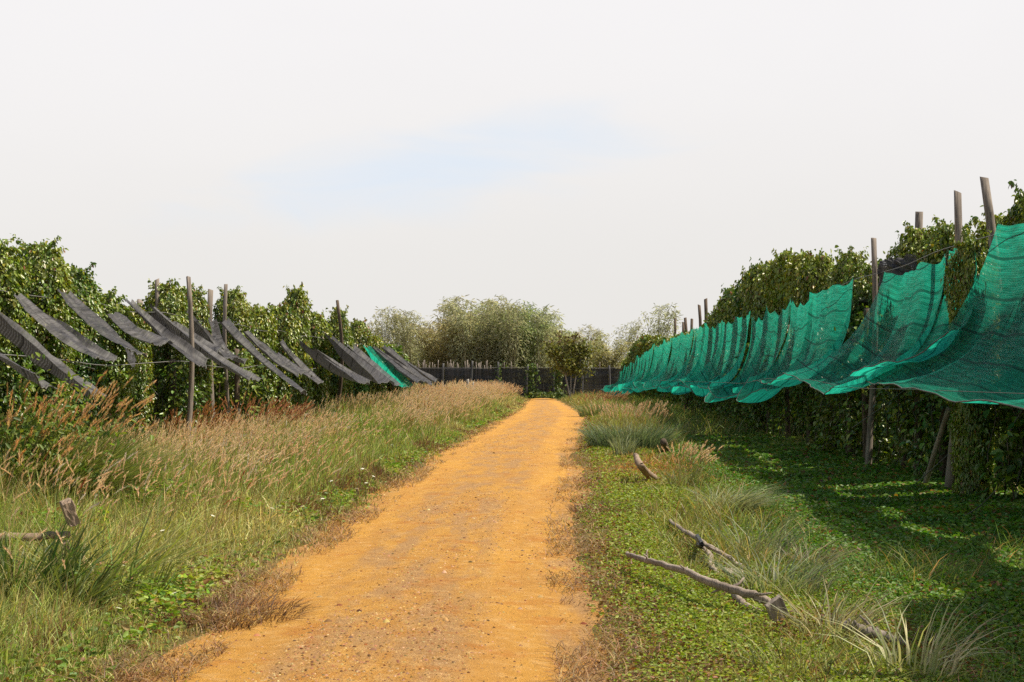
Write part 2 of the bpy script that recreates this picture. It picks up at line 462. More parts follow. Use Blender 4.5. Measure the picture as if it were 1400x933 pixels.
# the track: a sheet 4 mm above the ground with ragged edges
yy = np.concatenate([np.arange(-12, 5, 0.5), np.arange(5, 30, 0.07), np.arange(30, 60, 0.15), np.arange(60, 108.3, 0.35)])
NC = 46; ww = np.linspace(0, 1, NC)
lo = xl(yy) - 0.22 + 0.5 * (fbm(yy * 0.6, yy * 0 + 3, 21, 6) - 0.5) ; hi = xr(yy) + 0.15 + 0.5 * (fbm(yy * 0.6, yy * 0 + 8, 33, 6) - 0.5)
X = lo[:, None] + (hi - lo)[:, None] * ww[None]; Y = np.repeat(yy[:, None], NC, 1)
edge_in = np.minimum(ww, 1 - ww)[None] * (hi - lo)[:, None]
def path_z(x_, y_):
    l_, h_ = np.interp(y_, yy, lo), np.interp(y_, yy, hi); w_ = np.clip((x_ - l_) / (h_ - l_), 0, 1); e_ = np.minimum(w_, 1 - w_) * (h_ - l_)
    return gz(x_, y_) + 0.004 - 0.022 * (np.exp(-((w_ - 0.19) / 0.09) ** 2) + np.exp(-((w_ - 0.81) / 0.09) ** 2)) * sst(e_, 0, 0.2) + 0.035 * sst(e_, 0.1, 0.5) + 0.012 * sst(e_, 0, 0.3) * fbm(x_ * 5, y_ * 5, 5) * 0.8


Z = path_z(X, Y)
V = np.stack([X, Y, Z], -1).reshape(-1, 3)
i = np.arange(len(yy) - 1)[:, None] * NC + np.arange(NC - 1)[None]
m, t, o = new_mat('ochre_track')
g = t.node('ShaderNodeNewGeometry').outputs['Position']
gs = t.mapping(g, (1.0, 0.22, 1.0))
n1 = t.noise(gs, 1.6, 4, 0.55, 0.3); n2 = t.noise(g, 9, 5, 0.65); n3 = t.noise(g, 70, 4, 0.75); n4 = t.noise(gs, 3.4, 4, 0.6)
n5 = t.noise(g, 2.2, 5, 0.6, 0.4)
su = t.node('ShaderNodeSeparateXYZ'); t.l.new(t.node('ShaderNodeUVMap').outputs[0], su.inputs[0])
uw = t.math('ADD', su.outputs[0], t.math('MULTIPLY', t.math('SUBTRACT', n4, 0.5), 0.16))
r1 = t.math('ABSOLUTE', t.math('SUBTRACT', uw, 0.19)); r2 = t.math('ABSOLUTE', t.math('SUBTRACT', uw, 0.81))
rut = t.ramp(t.math('MINIMUM', r1, r2), 0.06, 0.15, 1.0, 0.0)          # compacted wheel tracks
loose = t.math('SUBTRACT', 1.0, t.math('MULTIPLY', rut, 0.85))
col = t.mix(t.ramp(n1, 0.35, 0.65), (0.56, 0.288, 0.055), (0.475, 0.238, 0.056))
col = t.mix(t.math('MULTIPLY', loose, t.ramp(n4, 0.42, 0.60, 0.1, 0.9)), col, (0.385, 0.225, 0.10))       # greyer gravel bands
col = t.mix(t.ramp(n5, 0.53, 0.68, 0, 0.7), col, (0.43, 0.175, 0.036))        # redder damp patches
col = t.mix(t.ramp(n2, 0.48, 0.7, 0, 0.5), col, (0.64, 0.40, 0.16))
col = t.mix(t.ramp(n2, 0.44, 0.28, 0, 0.5), col, (0.34, 0.165, 0.045))
col = t.mix(t.math('MULTIPLY', loose, t.ramp(n3, 0.52, 0.64, 0, 0.85)), col, (0.26, 0.12, 0.035))
col = t.mix(t.ramp(n3, 0.42, 0.30, 0, 0.4), col, (0.72, 0.47, 0.2))
p = t.node('ShaderNodeBsdfPrincipled'); t.put(p.inputs['Base Color'], col); p.inputs['Roughness'].default_value = 0.95; p.inputs['Specular IOR Level'].default_value = 0.1
h = t.math('ADD', t.math('MULTIPLY', n2, 0.6), t.math('MULTIPLY', n3, 0.5))
bmp = t.node('ShaderNodeBump'); bmp.inputs['Distance'].default_value = 0.04; bmp.inputs['Strength'].default_value = 0.9
t.l.new(h, bmp.inputs['Height']); t.l.new(bmp.outputs[0], p.inputs['Normal']); t.l.new(p.outputs[0], o.inputs[0])
tag(link('path', fast_mesh('path', V, [np.stack([i, i + 1, i + NC + 1, i + NC], -1).reshape(-1, 4)], uv=np.stack([np.repeat(ww[None], len(yy), 0), Y], -1).reshape(-1, 2)), m), kind='structure')

# loose gravel on the track
def pebbles(P, S, col):
    n = len(P); base = np.array([[1, 0, 0], [0, 1, 0], [-1, 0, 0], [0, -1, 0], [0.0, 0.0, 0.75], [0.55, 0.55, 0.45], [-0.5, -0.5, 0.4]])[:5]
    base = np.array([[1, 0, -.1], [.4, .9, -.1], [-.5, .8, -.1], [-1, -.1, -.1], [-.3, -.9, -.1], [.6, -.7, -.1], [.35, .25, .6], [-.35, .1, .7], [.05, -.4, .55]])
    fb = np.array([[0, 1, 6], [1, 2, 7], [2, 3, 7], [3, 4, 8], [4, 5, 8], [5, 0, 6], [6, 1, 7], [7, 3, 8], [8, 5, 6], [6, 7, 8]])
    a = rng.random(n) * 6.283; c, s = np.cos(a), np.sin(a)
    B = base[None] * (1 + 0.35 * (rng.random((n, 9, 3)) - 0.5)) * S[:, None, None] * np.stack([np.ones(n), 0.6 + 0.4 * rng.random(n), 0.5 + 0.5 * rng.random(n)], 1)[:, None]
    V = np.stack([B[..., 0] * c[:, None] - B[..., 1] * s[:, None], B[..., 0] * s[:, None] + B[..., 1] * c[:, None], B[..., 2]], -1) + P[:, None]
    return V.reshape(-1, 3), [(np.arange(n)[:, None, None] * 9 + fb[None]).reshape(-1, 3)], rep(col, 9)


def scatter(n, y0, y1, xa, xb, power=1.0):
    """random points, thinning with distance"""
    u = rng.random(n); y = (y0 ** (1 - power) + u * (y1 ** (1 - power) - y0 ** (1 - power))) ** (1 / (1 - power)) if power != 1 else y0 * (y1 / y0) ** u
    a = xa(y) if callable(xa) else np.full(n, xa); b = xb(y) if callable(xb) else np.full(n, xb)
    return a + (b - a) * rng.random(n), y


x, y = scatter(42000, 6.5, 70, lambda y: xl(y) - 0.1, lambda y: xr(y) + 0.15, 1.6)
ua = (x - xl(y)) / (xr(y) - xl(y)); band = fbm(x * 1.5, y * 0.35, 41) - 0.16 * (np.exp(-((ua - 0.19) / 0.1) ** 2) + np.exp(-((ua - 0.81) / 0.1) ** 2))
keep = rng.random(len(x)) < np.clip((band - 0.33) * 3.2, 0.12, 1); x, y, ua = x[keep], y[keep], ua[keep]
S = 0.0035 + 0.009 * rng.random(len(x)) ** 3 * (1 + 0.5 * (y / 20)); S *= np.where(rng.random(len(x)) < 0.012, 2.4, 1)
c = colmix((0.22, 0.10, 0.035), (0.50, 0.33, 0.16), rng.random(len(x)) ** 1.5)
dk = rng.random(len(x)) < 0.3; c[dk] = c[dk] * 0.45
V, Fc, cc = pebbles(np.stack([x, y, path_z(x, y)], 1), S, c)
M_GRAVEL = veg_mat('gravel_stone', 0.9, 0.15, 0.0, 0.25)
tag(link('gravel', fast_mesh('gravel', V, Fc, cc, smooth=False), M_GRAVEL), kind='stuff')

# ------------------------------------------------------------------ posts, branches, nets: builders
def post_mesh(name, h, r, bend=0.05, sides=9):
    n = 9; z = np.linspace(-0.25, h, n)
    ph = rng.random(2) * 6.283
    x = bend * np.sin(z * 1.1 + ph[0]); y = bend * np.sin(z * 0.9 + ph[1]); x -= x[0]; y -= y[0]
    P = np.stack([x, y, z], 1)
    V, f = tube(P, r * np.linspace(1.12, 0.86, n) * (1 + 0.08 * (rng.random(n) - 0.5)), sides, 0.16)
    top = V[:, 2] > h - 0.02; V[top, 2] += (V[top, 0] - x[-1]) * rng.uniform(-0.5, 0.5) + (V[top, 1] - y[-1]) * rng.uniform(-0.5, 0.5)
    return fast_mesh(name, V, f)


def net_object(name, tl, tr, bl, br, mat, sag=0.1, belly=1.0, fold=0.06, nf=3.0, scal=0.08, nu=34, nv=30, parent=None, ragged=0.03, seed=0, hang=True):
    """net panel from a top edge (tl-tr) to a lower edge (bl-br)"""
    tl, tr, bl, br = (np.asarray(q, float) for q in (tl, tr, bl, br))
    uu, vv = np.meshgrid(np.linspace(0, 1, nu), np.linspace(0, 1, nv))
    U, Vv = uu[..., None], vv[..., None]
    T = tl + (tr - tl) * U; B = bl + (br - bl) * U
    T[..., 2] -= scal * 0.7 * np.sin(np.pi * uu) ** 0.8 + scal * 0.35 * np.abs(np.sin(np.pi * uu * 3 + seed))
    B[..., 2] -= scal * np.sin(np.pi * uu) + scal * 0.4 * np.sin(np.pi * uu * 2.6 + seed)
    B[..., 0] += scal * 0.8 * np.sin(np.pi * uu * 2 + seed * 1.7)
    hx = vv ** (1 + 1.1 * belly); hz = np.sin(np.pi / 2 * vv) ** (1.0) * belly + vv * (1 - belly)
    P = np.empty(T.shape)
    P[..., 0] = T[..., 0] + (B[..., 0] - T[..., 0]) * hx
    P[..., 1] = T[..., 1] + (B[..., 1] - T[..., 1]) * vv
    P[..., 2] = T[..., 2] + (B[..., 2] - T[..., 2]) * hz - sag * np.sin(np.pi * vv) * np.sin(np.pi * uu)
    ph = seed * 2.3
    wave = np.sin(uu * nf * 6.283 + ph + 1.6 * vv) + 0.5 * np.sin(uu * nf * 11.3 + ph * 1.7 - 0.8 * vv) + 0.15 * np.sin(uu * nf * 23 + ph + 2.5 * vv)
    wave = np.sign(wave) * np.abs(wave) ** 0.75
    amp = fold * (0.35 + 0.65 * np.sin(np.pi * np.clip(vv * 0.9 + 0.05, 0, 1)))
    sgn = -1.0 if (tl[0] + tr[0]) > (bl[0] + br[0]) else 1.0
    P[..., 0] += amp * wave * 0.75 * sgn; P[..., 2] += amp * wave * 0.6
    nzv = fbm(uu * 6 + seed * 9, vv * 6, 50) - 0.5
    P[..., 2] += nzv * ragged * 1.6; P[..., 0] += (fbm(uu * 5, vv * 5 + seed * 7, 60) - 0.5) * ragged
    ej = (fbm(uu * 14 + seed, vv * 0 + 2, 71, 2) - 0.5) * ragged * 2.0
    P[..., 2] += ej * sst(vv, 0.9, 1.0); P[..., 1] += (fbm(vv * 9 + seed, uu * 0, 77, 2) - 0.5) * 0.12
    lu = np.linalg.norm(tr - tl); lv = np.linalg.norm((bl + br - tl - tr) / 2)
    uv = np.stack([uu * lu + seed * 3.3, vv * lv], -1).reshape(-1, 2)
    i = np.arange(nv - 1)[:, None] * nu + np.arange(nu - 1)[None]
    me = fast_mesh(name, P.reshape(-1, 3), [np.stack([i, i + 1, i + nu + 1, i + nu], -1).reshape(-1, 4)], uv=uv)
    ob = link(name, me, mat, parent)
    return ob, P


def hem_mesh(name, line, r=0.009): 
    V, f = tube(line, r, 5); return fast_mesh(name, V, f)


# ------------------------------------------------------------------ pepper columns
def column_mesh(name, n, h=3.6, r=0.52, leaf=0.12, seed=0, shade=1.0):
    """leafy cylinder of pepper vine: clumps of hanging leaves over an irregular outline"""
    z = rng.random(n) ** 0.95 * h; a = rng.random(n) * 6.283
    top = sst(z / h, 0.84, 1.0)
    lump = 0.62 + 0.42 * vnoise(a * 1.6 + seed * 5.3, z * 1.5 + seed * 3.1, 91) + 0.30 * vnoise(a * 3.2 + seed, z * 3.6, 92) + 0.12 * vnoise(a * 9, z * 1.1, 93)
    lump = lump - 0.16 * vnoise(a * 0.8, z * 0.7 + seed * 7, 94)
    R_ = r * (0.80 + 0.25 * sst(z / h, 0.0, 0.6)) * lump * np.sqrt(np.clip(1 - top ** 2 * 0.96, 0, 1)) * (1.06 - 0.5 * rng.random(n) ** 2.2)
    P = np.stack([R_ * np.cos(a), R_ * np.sin(a), np.maximum(z, 0.05)], 1) + rng.normal(0, 0.025, (n, 3))
    # loose sprigs on top
    ns = n // 45; sp = rng.integers(0, 9, ns); sa = np.linspace(0, 6.28, 9, endpoint=False) + seed
    sh = rng.random(ns)
    P[:ns] = np.stack([np.cos(sa[sp]) * (0.12 + 0.3 * sh), np.sin(sa[sp]) * (0.12 + 0.3 * sh), h - 0.10 + 0.22 * sh * (0.55 + 0.45 * np.cos(sp * 2.1))], 1) + rng.normal(0, 0.025, (ns, 3))
    rad = P * [1, 1, 0]; rad = nrm(rad + rng.normal(0, 0.12, (n, 3)) * [1, 1, 0])
    D = rad * (0.35 + 0.5 * rng.random(n))[:, None] + np.array([0, 0, -1.0]) * (0.25 + 0.75 * rng.random(n))[:, None] + rng.normal(0, 0.45, (n, 3))
    N = rad * 0.75 + np.array([0, 0, 0.6]) + rng.normal(0, 0.4, (n, 3))
    L = leaf * (0.65 + 0.6 * rng.random(n)); Wd = L * (0.52 + 0.16 * rng.random(n))
    V, q = leaves(P, D, N, L, Wd, 0.16, 0.18)
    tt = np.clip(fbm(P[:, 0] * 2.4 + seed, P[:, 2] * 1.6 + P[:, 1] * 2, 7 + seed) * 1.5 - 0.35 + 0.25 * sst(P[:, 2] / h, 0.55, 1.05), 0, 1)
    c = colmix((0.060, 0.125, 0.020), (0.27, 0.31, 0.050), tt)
    yel = rng.random(n) < 0.09; c[yel] = np.array([0.36, 0.32, 0.05]) * (0.6 + 0.5 * rng.random((yel.sum(), 1)))
    red = rng.random(n) < 0.02; c[red] = (0.2, 0.09, 0.03)
    return fast_mesh(name, V, [q], rep(c * shade, 6))


def stems_mesh(name, h=3.4, r=0.2):
    b = MB()
    for k in range(9):
        a = rng.random() * 6.28; z = np.linspace(0, h * rng.uniform(0.6, 0.95), 8)
        rr = r * (0.35 + 0.5 * rng.random(8)); aa = a + np.cumsum(rng.normal(0, 0.25, 8))
        P = np.stack([rr * np.cos(aa), rr * np.sin(aa), z], 1); V, f = tube(P, 0.012, 4, 0, False); b.add(V, f[:1])
    return b.mesh(name)


def loose_mesh(name, strands=13, per=85, h=2.8, r=0.42, leaf=0.115, seed=0):
    """a few trailing vine strands with gaps between them"""
    P = []; b = MB()
    for k in range(strands):
        a = rng.random() * 6.283; z1 = h * rng.uniform(0.7, 1.03); z0 = rng.choice([0.04, 0.04, 0.5, 0.9]) + 0.2 * rng.random()
        z = np.linspace(z0, z1, 14); rr = r * rng.uniform(0.35, 1.0) * (1 - 0.5 * sst(z / h, 0.75, 1.05)) + 0.05 * np.sin(z * 5 + k)
        aa = a + np.cumsum(rng.normal(0, 0.13, 14)); Q = np.stack([rr * np.cos(aa), rr * np.sin(aa), z], 1)
        V, f = tube(Q, 0.008, 4, 0, False); b.add(V, f[:1], (0.09, 0.07, 0.04))
        t_ = rng.random(per) * 13; t_ = np.where(vnoise(t_ * 0.6 + k * 9, t_ * 0, seed) > 0.36, t_, np.minimum(t_ + 1.5, 13)); P.append(np.stack([np.interp(t_, np.arange(14), Q[:, i]) for i in range(3)], 1) + rng.normal(0, 0.055, (per, 3)))
    P = np.concatenate(P); n = len(P); P[:, 2] = np.maximum(P[:, 2], 0.04)
    rad = nrm(P * [1, 1, 0] + rng.normal(0, 0.1, (n, 3)) * [1, 1, 0])
    D = rad * (0.3 + 0.6 * rng.random(n))[:, None] - np.array([0, 0, 1.0]) * (0.2 + 0.7 * rng.random(n))[:, None] + rng.normal(0, 0.4, (n, 3))
    N = rad * 0.6 + np.array([0, 0, 0.8]) + rng.normal(0, 0.4, (n, 3)); L = leaf * (0.5 + 0.8 * rng.random(n))
    V, q = leaves(P, D, N, L, L * 0.58, 0.16, 0.2)
    c = colmix((0.07, 0.13, 0.022), (0.24, 0.29, 0.05), rng.random(n) ** 1.4); b.add(V, [q], rep(c, 6))
    return b.mesh(name)


LOOSE = [loose_mesh('foliage', seed=k) for k in range(5)]
for me in LOOSE: me.materials.append(M_PEPPER)


def low_vine(x, y, h, label, group):
    i = int(rng.integers(0, 5)); root = thing('pepper_vine', (x, y, G(x, y)), label, 'pepper vine', group, rng.random() * 6.28)
    w_ = rng.uniform(0.9, 1.25); link('foliage', LOOSE[i], None, root, scale=(w_, w_, h / 2.8)); link('post', CPOST[i % 3], None, root, scale=(0.8, 0.8, h / 3.5))


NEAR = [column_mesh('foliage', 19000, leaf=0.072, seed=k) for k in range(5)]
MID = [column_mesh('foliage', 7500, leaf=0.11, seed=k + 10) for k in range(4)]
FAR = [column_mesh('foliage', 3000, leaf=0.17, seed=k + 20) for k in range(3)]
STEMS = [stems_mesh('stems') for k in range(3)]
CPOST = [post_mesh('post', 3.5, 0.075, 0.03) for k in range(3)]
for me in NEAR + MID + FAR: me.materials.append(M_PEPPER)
for me in STEMS: me.materials.append(M_POST_D)
for me in CPOST: me.materials.append(M_POST_D)


def column(x, y, h, label, group, wide=1.0, lod=None):
    lib = NEAR if y < 33 else MID if y < 56 else FAR
    i = int(rng.integers(0, len(lib)))
    root = thing('pepper_vine', (x, y, G(x, y)), label, 'pepper vine', group, rng.random() * 6.28)
    s = h / 3.6
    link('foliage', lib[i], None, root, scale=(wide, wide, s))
    link('post', CPOST[i % 3], None, root, scale=(1, 1, h * 0.97 / 3.5))
    if y < 40: link('stems', STEMS[i % 3], None, root, scale=(1, 1, s))
    return root


# grey-netted row on the left of the track
LROW = -7.3
pts = [(-60, 3.3), (0, 3.3), (60, 3.42), (108, 3.2), (142, 2.9), (178, 2.75), (235, 3.3), (270, 3.3), (330, 3.5), (360, 3.25), (388, 3.4), (415, 4.0), (440, 3.45), (470, 3.75), (495, 3.55), (514, 3.1), (530, 2.85)]
col_y = []
for k, (px, h) in enumerate(pts):
    Y = F * -LROW / (VX - px); col_y.append(Y)
    what = {0: 'broad dark', 2: 'tall bushy', 4: 'slim yellowing', 5: 'low sparse', 11: 'tallest narrow'}.get(k, ['dense leafy', 'yellow-green leafy', 'dark green leafy'][k % 3])
    column(LROW - 0.15 + rng.uniform(-0.15, 0.15), Y, h, f'{what} pepper column, {ORD[k]} from the near end of the grey-netted row', 'pepper columns fronting the grey-netted row', rng.uniform(0.74, 0.86) if k < 5 else rng.uniform(0.62, 0.78))
Y = 56.5
while Y < 58:
    column(LROW + rng.uniform(-0.15, 0.15), Y, rng.uniform(2.3, 2.9), 'distant leafy pepper column behind the far grey nets', 'far pepper columns of the grey-netted row', 1.1); Y += 2.1
for r_, xx in enumerate((-10.0, -12.2)):
    Y = 16.0 + r_; k = 0
    while Y < 56:
        h = rng.uniform(2.1, 2.6)
        column(xx + rng.uniform(-0.2, 0.2), Y, h, f'shaded pepper column in the {ORD[r_ + 1]} row behind the grey nets', f'pepper columns of the {ORD[r_ + 1]} row behind the grey nets', 0.8)
        Y += 2.1 + rng.uniform(-0.2, 0.2); k += 1

# green-netted row on the right
def rx(y): return np.interp(y, [0, 12, 25, 58, 97, 110], [5.5, 5.45, 5.3, 4.6, 3.5, 3.2])
def rh(y): return np.interp(y, [12, 18, 20.2, 22.6, 25.4, 27.5, 28.6, 31.9, 36, 42, 48, 51, 55, 70, 80, 84, 92, 100], [4.0, 4.2, 4.4, 3.95, 4.3, 4.1, 3.85, 4.4, 4.85, 4.9, 4.9, 4.3, 3.6, 3.5, 3.8, 4.1, 4.1, 3.0])
Y = 10.6; k = 0
while Y < 101:
    far = Y > 50
    lab = 'distant leafy pepper column behind the green nets' if far else f'leafy pepper column, {ORD[k]} from the near end of the green-netted row'
    column(float(rx(Y)) + (1.1 if Y < 33 else 0.85) + rng.uniform(-0.15, 0.15), Y, float(rh(Y)) * rng.uniform(0.96, 1.04), lab,
           'far pepper columns of the green-netted row' if far else 'pepper columns fronting the green-netted row', rng.uniform(0.78, 0.98))
    Y += 2.0 + rng.uniform(-0.25, 0.25); k += 1
Y = 11.8; k = 0
while Y < 60:
    far = Y > 40
    low_vine(float(rx(Y)) + 0.42 + rng.uniform(-0.15, 0.15), Y, rng.uniform(2.3, 3.0), 'loose leafy vine hanging in the shade under the far green nets' if far else f'loose trailing vine in the shade under the green nets, {ORD[k]} from the near end',
             'far loose vines under the green nets' if far else 'loose vines under the green nets'); Y += rng.uniform(1.2, 2.3); k += 1
low_vine(-7.15, 30.1, 2.2, 'loose vine climbing the pole between two leafy columns', None)
low_vine(-7.1, 25.3, 1.9, 'loose vine below the dark slack net', None)
for r_, ox in enumerate((3.3, 5.6)):
    Y = 11.5 + r_
    while Y < 60:
        column(float(rx(Y)) + ox + rng.uniform(-0.2, 0.2), Y, rng.uniform(3.6, 4.1), f'shaded pepper column in the {ORD[r_ + 1]} row behind the green nets', f'pepper columns of the {ORD[r_ + 1]} row behind the green nets', 1.3)
        Y += 2.1 + rng.uniform(-0.2, 0.2)

column(5.3, 19.0, 3.5, 'vine column hanging between the largest net and the folded net', 'pepper columns fronting the green-netted row', 0.5)

# ------------------------------------------------------------------ bare posts
def bare_post(x, y, h, r, label, mat=None, bend=0.05, tilt=(0, 0), name='wooden_post', group='bare wooden posts of the pepper rows'):
    o = link(name, post_mesh(name, h, r, bend), mat or M_POST, loc=(x, y, G(x, y)), rot=(tilt[0], tilt[1], rng.random() * 0.3))
    return tag(o, label, 'post', group)


def post_px(px, top, Y, r, label, **kw):
    p = PX(px, top, Y); return bare_post(p[0], Y, p[2] - G(p[0], Y), r, label, **kw)


post_px(209, 381, 25.8, 0.045, 'grey weathered pole rising beside the low sparse pepper column', tilt=(0.0, 0.02))
post_px(246, 377, 22.6, 0.045, 'tall grey pole whose pale lower half shows below the grey nets', tilt=(0, 0.005), bend=0.07)
post_px(288, 395, 28.2, 0.055, 'short pole end poking above leaves behind the tall grey poles')
post_px(311, 388, 30.0, 0.048, 'grey pole standing between two leafy columns of the grey-netted row')
post_px(456, 411, 43.0, 0.06, 'thin dark pole beside the gap in the grey-netted row', mat=M_POST_D, bend=0.12)
post_px(178, 410, 26.5, 0.07, 'stub of a pole at the dark cloth roof edge')
post_px(1181, 327, 25.4, 0.058, 'crooked grey pole standing in the gap between two green nets', bend=0.06, tilt=(0, 0.022))
post_px(1286, 264, 20.2, 0.06, 'thick grey post above the folded green net', tilt=(0, 0.045))
post_px(1343, 246, 21.0, 0.068, 'notched post, tallest over the largest green net', bend=0.08, tilt=(0, -0.02))
post_px(1255, 291, 27.0, 0.08, 'post wound with vine tips behind the green-netted row')
for px, tp, Y in ((921, 436, 71), (929, 441, 74), (937, 435, 68), (948, 437, 67), (956, 418, 62), (963, 409, 59)):
    post_px(px, tp, Y, 0.075, 'dark post top poking above the far green nets', mat=M_POST_D, tilt=(0, rng.uniform(-0.02, 0.03)), group='post tops above the far green nets')
for px, Y in ((937, 56), (943, 57), (949, 56.5)):
    post_px(px, 520, Y, 0.07, 'short dark post in the shade under the green nets', mat=M_POST_D, group='short posts under the green nets')
# slanting brace
b = PX(1252, 640, 21.5); tpt = PX(1285, 575, 20.3); b[2] = G(b[0], b[1]) - 0.1
V, f = tube(spline([b, (b + tpt) / 2 + [0, 0, 0.02], tpt + (tpt - b) * 0.15], 8), 0.04, 7, 0.1)
tag(link('brace', fast_mesh('brace', V, f), M_POST), 'slanting wooden brace leaning against a post under the green nets', 'brace')

# ------------------------------------------------------------------ green nets
GN = []
def green_net(tl, tr, bl, br, label, **kw):
    o, P = net_object('shade_net', tl, tr, bl, br, M_GREEN_NET, **kw)
    tag(o, label, 'shade net', 'green shade nets')
    link('hem', hem_mesh('hem', P[-1, ::2], 0.008), M_ROPE, o)
    GN.append(P); return o


green_net((5.25, 17.6, 3.52), (5.45, 10.8, 3.5), (4.0, 20.3, 1.68), (3.6, 9.4, 1.40), 'largest green shade net, sagging in wide folds', sag=0.25, fold=0.10, nf=2.2, scal=0.10, nu=80, nv=44, seed=1, belly=0.75)
green_net((5.25, 20.0, 3.42), (5.3, 18.9, 3.4), (4.05, 20.8, 1.66), (4.75, 17.8, 2.2), 'narrow green net twisted into a fold beside the largest net', sag=0.1, fold=0.06, nf=1.4, scal=0.05, nu=30, nv=40, seed=2)
green_net((5.28, 24.1, 3.4), (5.25, 20.2, 3.4), (3.95, 26.0, 1.70), (3.72, 19.6, 1.46), 'green shade net with dark seams, hung just past the crooked grey pole', sag=0.14, belly=0.8, fold=0.10, nf=1.8, scal=0.12, nu=56, nv=44, seed=3)
green_net((5.05, 30.2, 3.45), (5.2, 26.3, 3.5), (3.85, 30.6, 1.55), (3.97, 26.2, 1.70), 'green shade net curling upward beside the crooked grey pole', sag=0.18, fold=0.10, nf=1.5, scal=0.1, nu=50, nv=40, seed=4)
ye = [30.2]
while ye[-1] < 97: ye.append(ye[-1] + (3.2 if ye[-1] < 45 else 4.2 if ye[-1] < 65 else 5.6) * rng.uniform(0.85, 1.15))
def topz(y): return float(np.interp(y, [30, 40, 55, 70, 85, 100], [3.45, 3.5, 3.55, 3.35, 2.8, 2.0]))
def lowz(y): return float(np.interp(y, [30, 60, 75, 100], [1.5, 1.38, 1.2, 0.85]))
tops = [np.array([rx(y_) - 0.05, y_, topz(y_) + rng.uniform(-0.08, 0.08)]) for y_ in ye]
lows = [np.array([rx(y_) - 1.25 + rng.uniform(-.12, .12), y_ + 0.15, lowz(y_) + rng.uniform(-0.08, 0.06)]) for y_ in ye]
ov = np.array([0, 0.12, 0])
for k in range(len(ye) - 1):
    green_net(tops[k + 1] + ov, tops[k] - ov, lows[k + 1] + ov, lows[k] - ov, f'green shade net, {ORD[k]} beyond the net that curls upward', sag=rng.uniform(0.06, 0.34),
              fold=rng.uniform(0.05, 0.08), nf=rng.uniform(0.55, 1.1), scal=rng.uniform(0.10, 0.38), nu=44, nv=32, seed=5 + k * 1.37, belly=0.9)
bare_post(3.1, 7.6, 2.95, 0.06, 'added out-of-view post holding out the added dark net', mat=M_POST)  # unseen post, added with the dark net it holds
o, P = net_object('shade_net', (5.6, 11.2, 3.5), (5.6, 5.4, 3.5), (4.2, 10.6, 3.0), (3.0, 5.8, 2.9), M_FENCE_NET, sag=0.2, fold=0.05, nf=1.5, seed=31, belly=0.1)  # dark sheet added out of view to cast shade on the near verge
tag(o, 'added out-of-view dark net stretched flat to shade the near bank', 'shade net')

# ------------------------------------------------------------------ grey nets
def grey_net(pt, pb, Y, wdt, label, xt=None, sag=0.02, fold=0.03, belly=0.08, tilt=0.0, mat=None, green=False, **kw):
    """from a top point and a lower point in the photograph at depth Y; wdt metres along the row"""
    Y = Y * 0.935; a = PX(*pt, Y); b = PX(*pb, Y + tilt)
    wdt = wdt * 0.60 * min(1.0, max(0.5, Y / 26)); d = np.array([0, wdt, 0.0])
    a = a + (a - b) * np.array([0.22, 0, 0.16])
    sag = sag + rng.uniform(-0.02, 0.06); fold = fold + rng.uniform(0.0, 0.03); kw.setdefault('ragged', 0.035)
    o, P = net_object('shade_net', a, a + d * rng.uniform(0.35, 0.7) + [0.02, 0, rng.uniform(-0.08, 0.08)], b, b + d * rng.uniform(0.7, 1.15) + [0.03, 0, rng.uniform(-0.14, 0.12)], mat or M_GREY_NET,
                      sag=sag, fold=fold, nf=rng.uniform(0.7, 1.4), scal=0.05, nu=24, nv=34, belly=belly, seed=rng.random() * 9, **kw)
    tag(o, label, 'shade net', 'green shade nets' if green else 'grey shade nets')
    link('hem', hem_mesh('hem', P[-1], 0.008), M_ROPE, o)
    return o, P


grey_net((-95, 415), (30, 512), 14.2, 1.6, 'grey shade net cut by the photo edge above the tawny plumed grass')
grey_net((-60, 385), (108, 535), 16.1, 1.3, 'long grey shade net ending just above the tawny plumed grass')
grey_net((28, 410), (122, 488), 18.7, 1.5, 'grey shade net with a curled lower end on the tall bushy column')
grey_net((86, 402), (165, 474), 20.3, 2.0, 'wide grey shade net with a torn flap hanging off its corner')
grey_net((150, 430), (196, 470), 22.4, 2.2, 'short creased grey shade net near the low sparse column', fold=0.05)
grey_net((180, 418), (268, 502), 23.6, 1.35, 'grey shade net starting at the dark cloth roof edge')
grey_net((222, 428), (332, 516), 25.5, 1.5, 'grey shade net passing behind the tall pole with the pale lower half')
grey_net((214, 432), (280, 482), 26.8, 1.6, 'dark slack net under the net by the tall pole', sag=0.25)
grey_net((252, 430), (300, 488), 28.3, 1.2, 'small grey net half hidden by leaves past the tall pole')
grey_net((288, 441), (322, 490), 29.2, 1.5, 'grey net bent sharply down like an elbow', belly=0.9, sag=-0.1)
grey_net((315, 450), (406, 530), 30.4, 1.8, 'long straight grey net starting at the pole between two leafy columns')
grey_net((342, 458), (404, 512), 32.6, 1.4, 'thin grey net just past the long straight one')
grey_net((380, 482), (418, 512), 35.2, 1.2, 'small grey net, lower of a close pair')
grey_net((388, 474), (432, 522), 36.3, 1.3, 'small grey net, upper of a close pair')
grey_net((415, 468), (488, 522), 38.6, 2.0, 'grey net hanging from the tallest narrow column', sag=0.12)
grey_net((440, 482), (500, 524), 41.2, 1.6, 'slack grey net between the tallest column and the thin dark pole', sag=0.15)
grey_net((452, 463), (512, 522), 43.4, 4.2, 'broad grey net spread below the thin dark pole', sag=0.2, fold=0.05)
grey_net((484, 478), (536, 524), 48.4, 2.6, 'grey net just before the single green one', sag=0.1, fold=0.04)
grey_net((503, 479), (549, 528), 51.0, 5.5, 'single green net among the grey nets', mat=M_GREEN_NET, green=True, fold=0.05, sag=0.15)
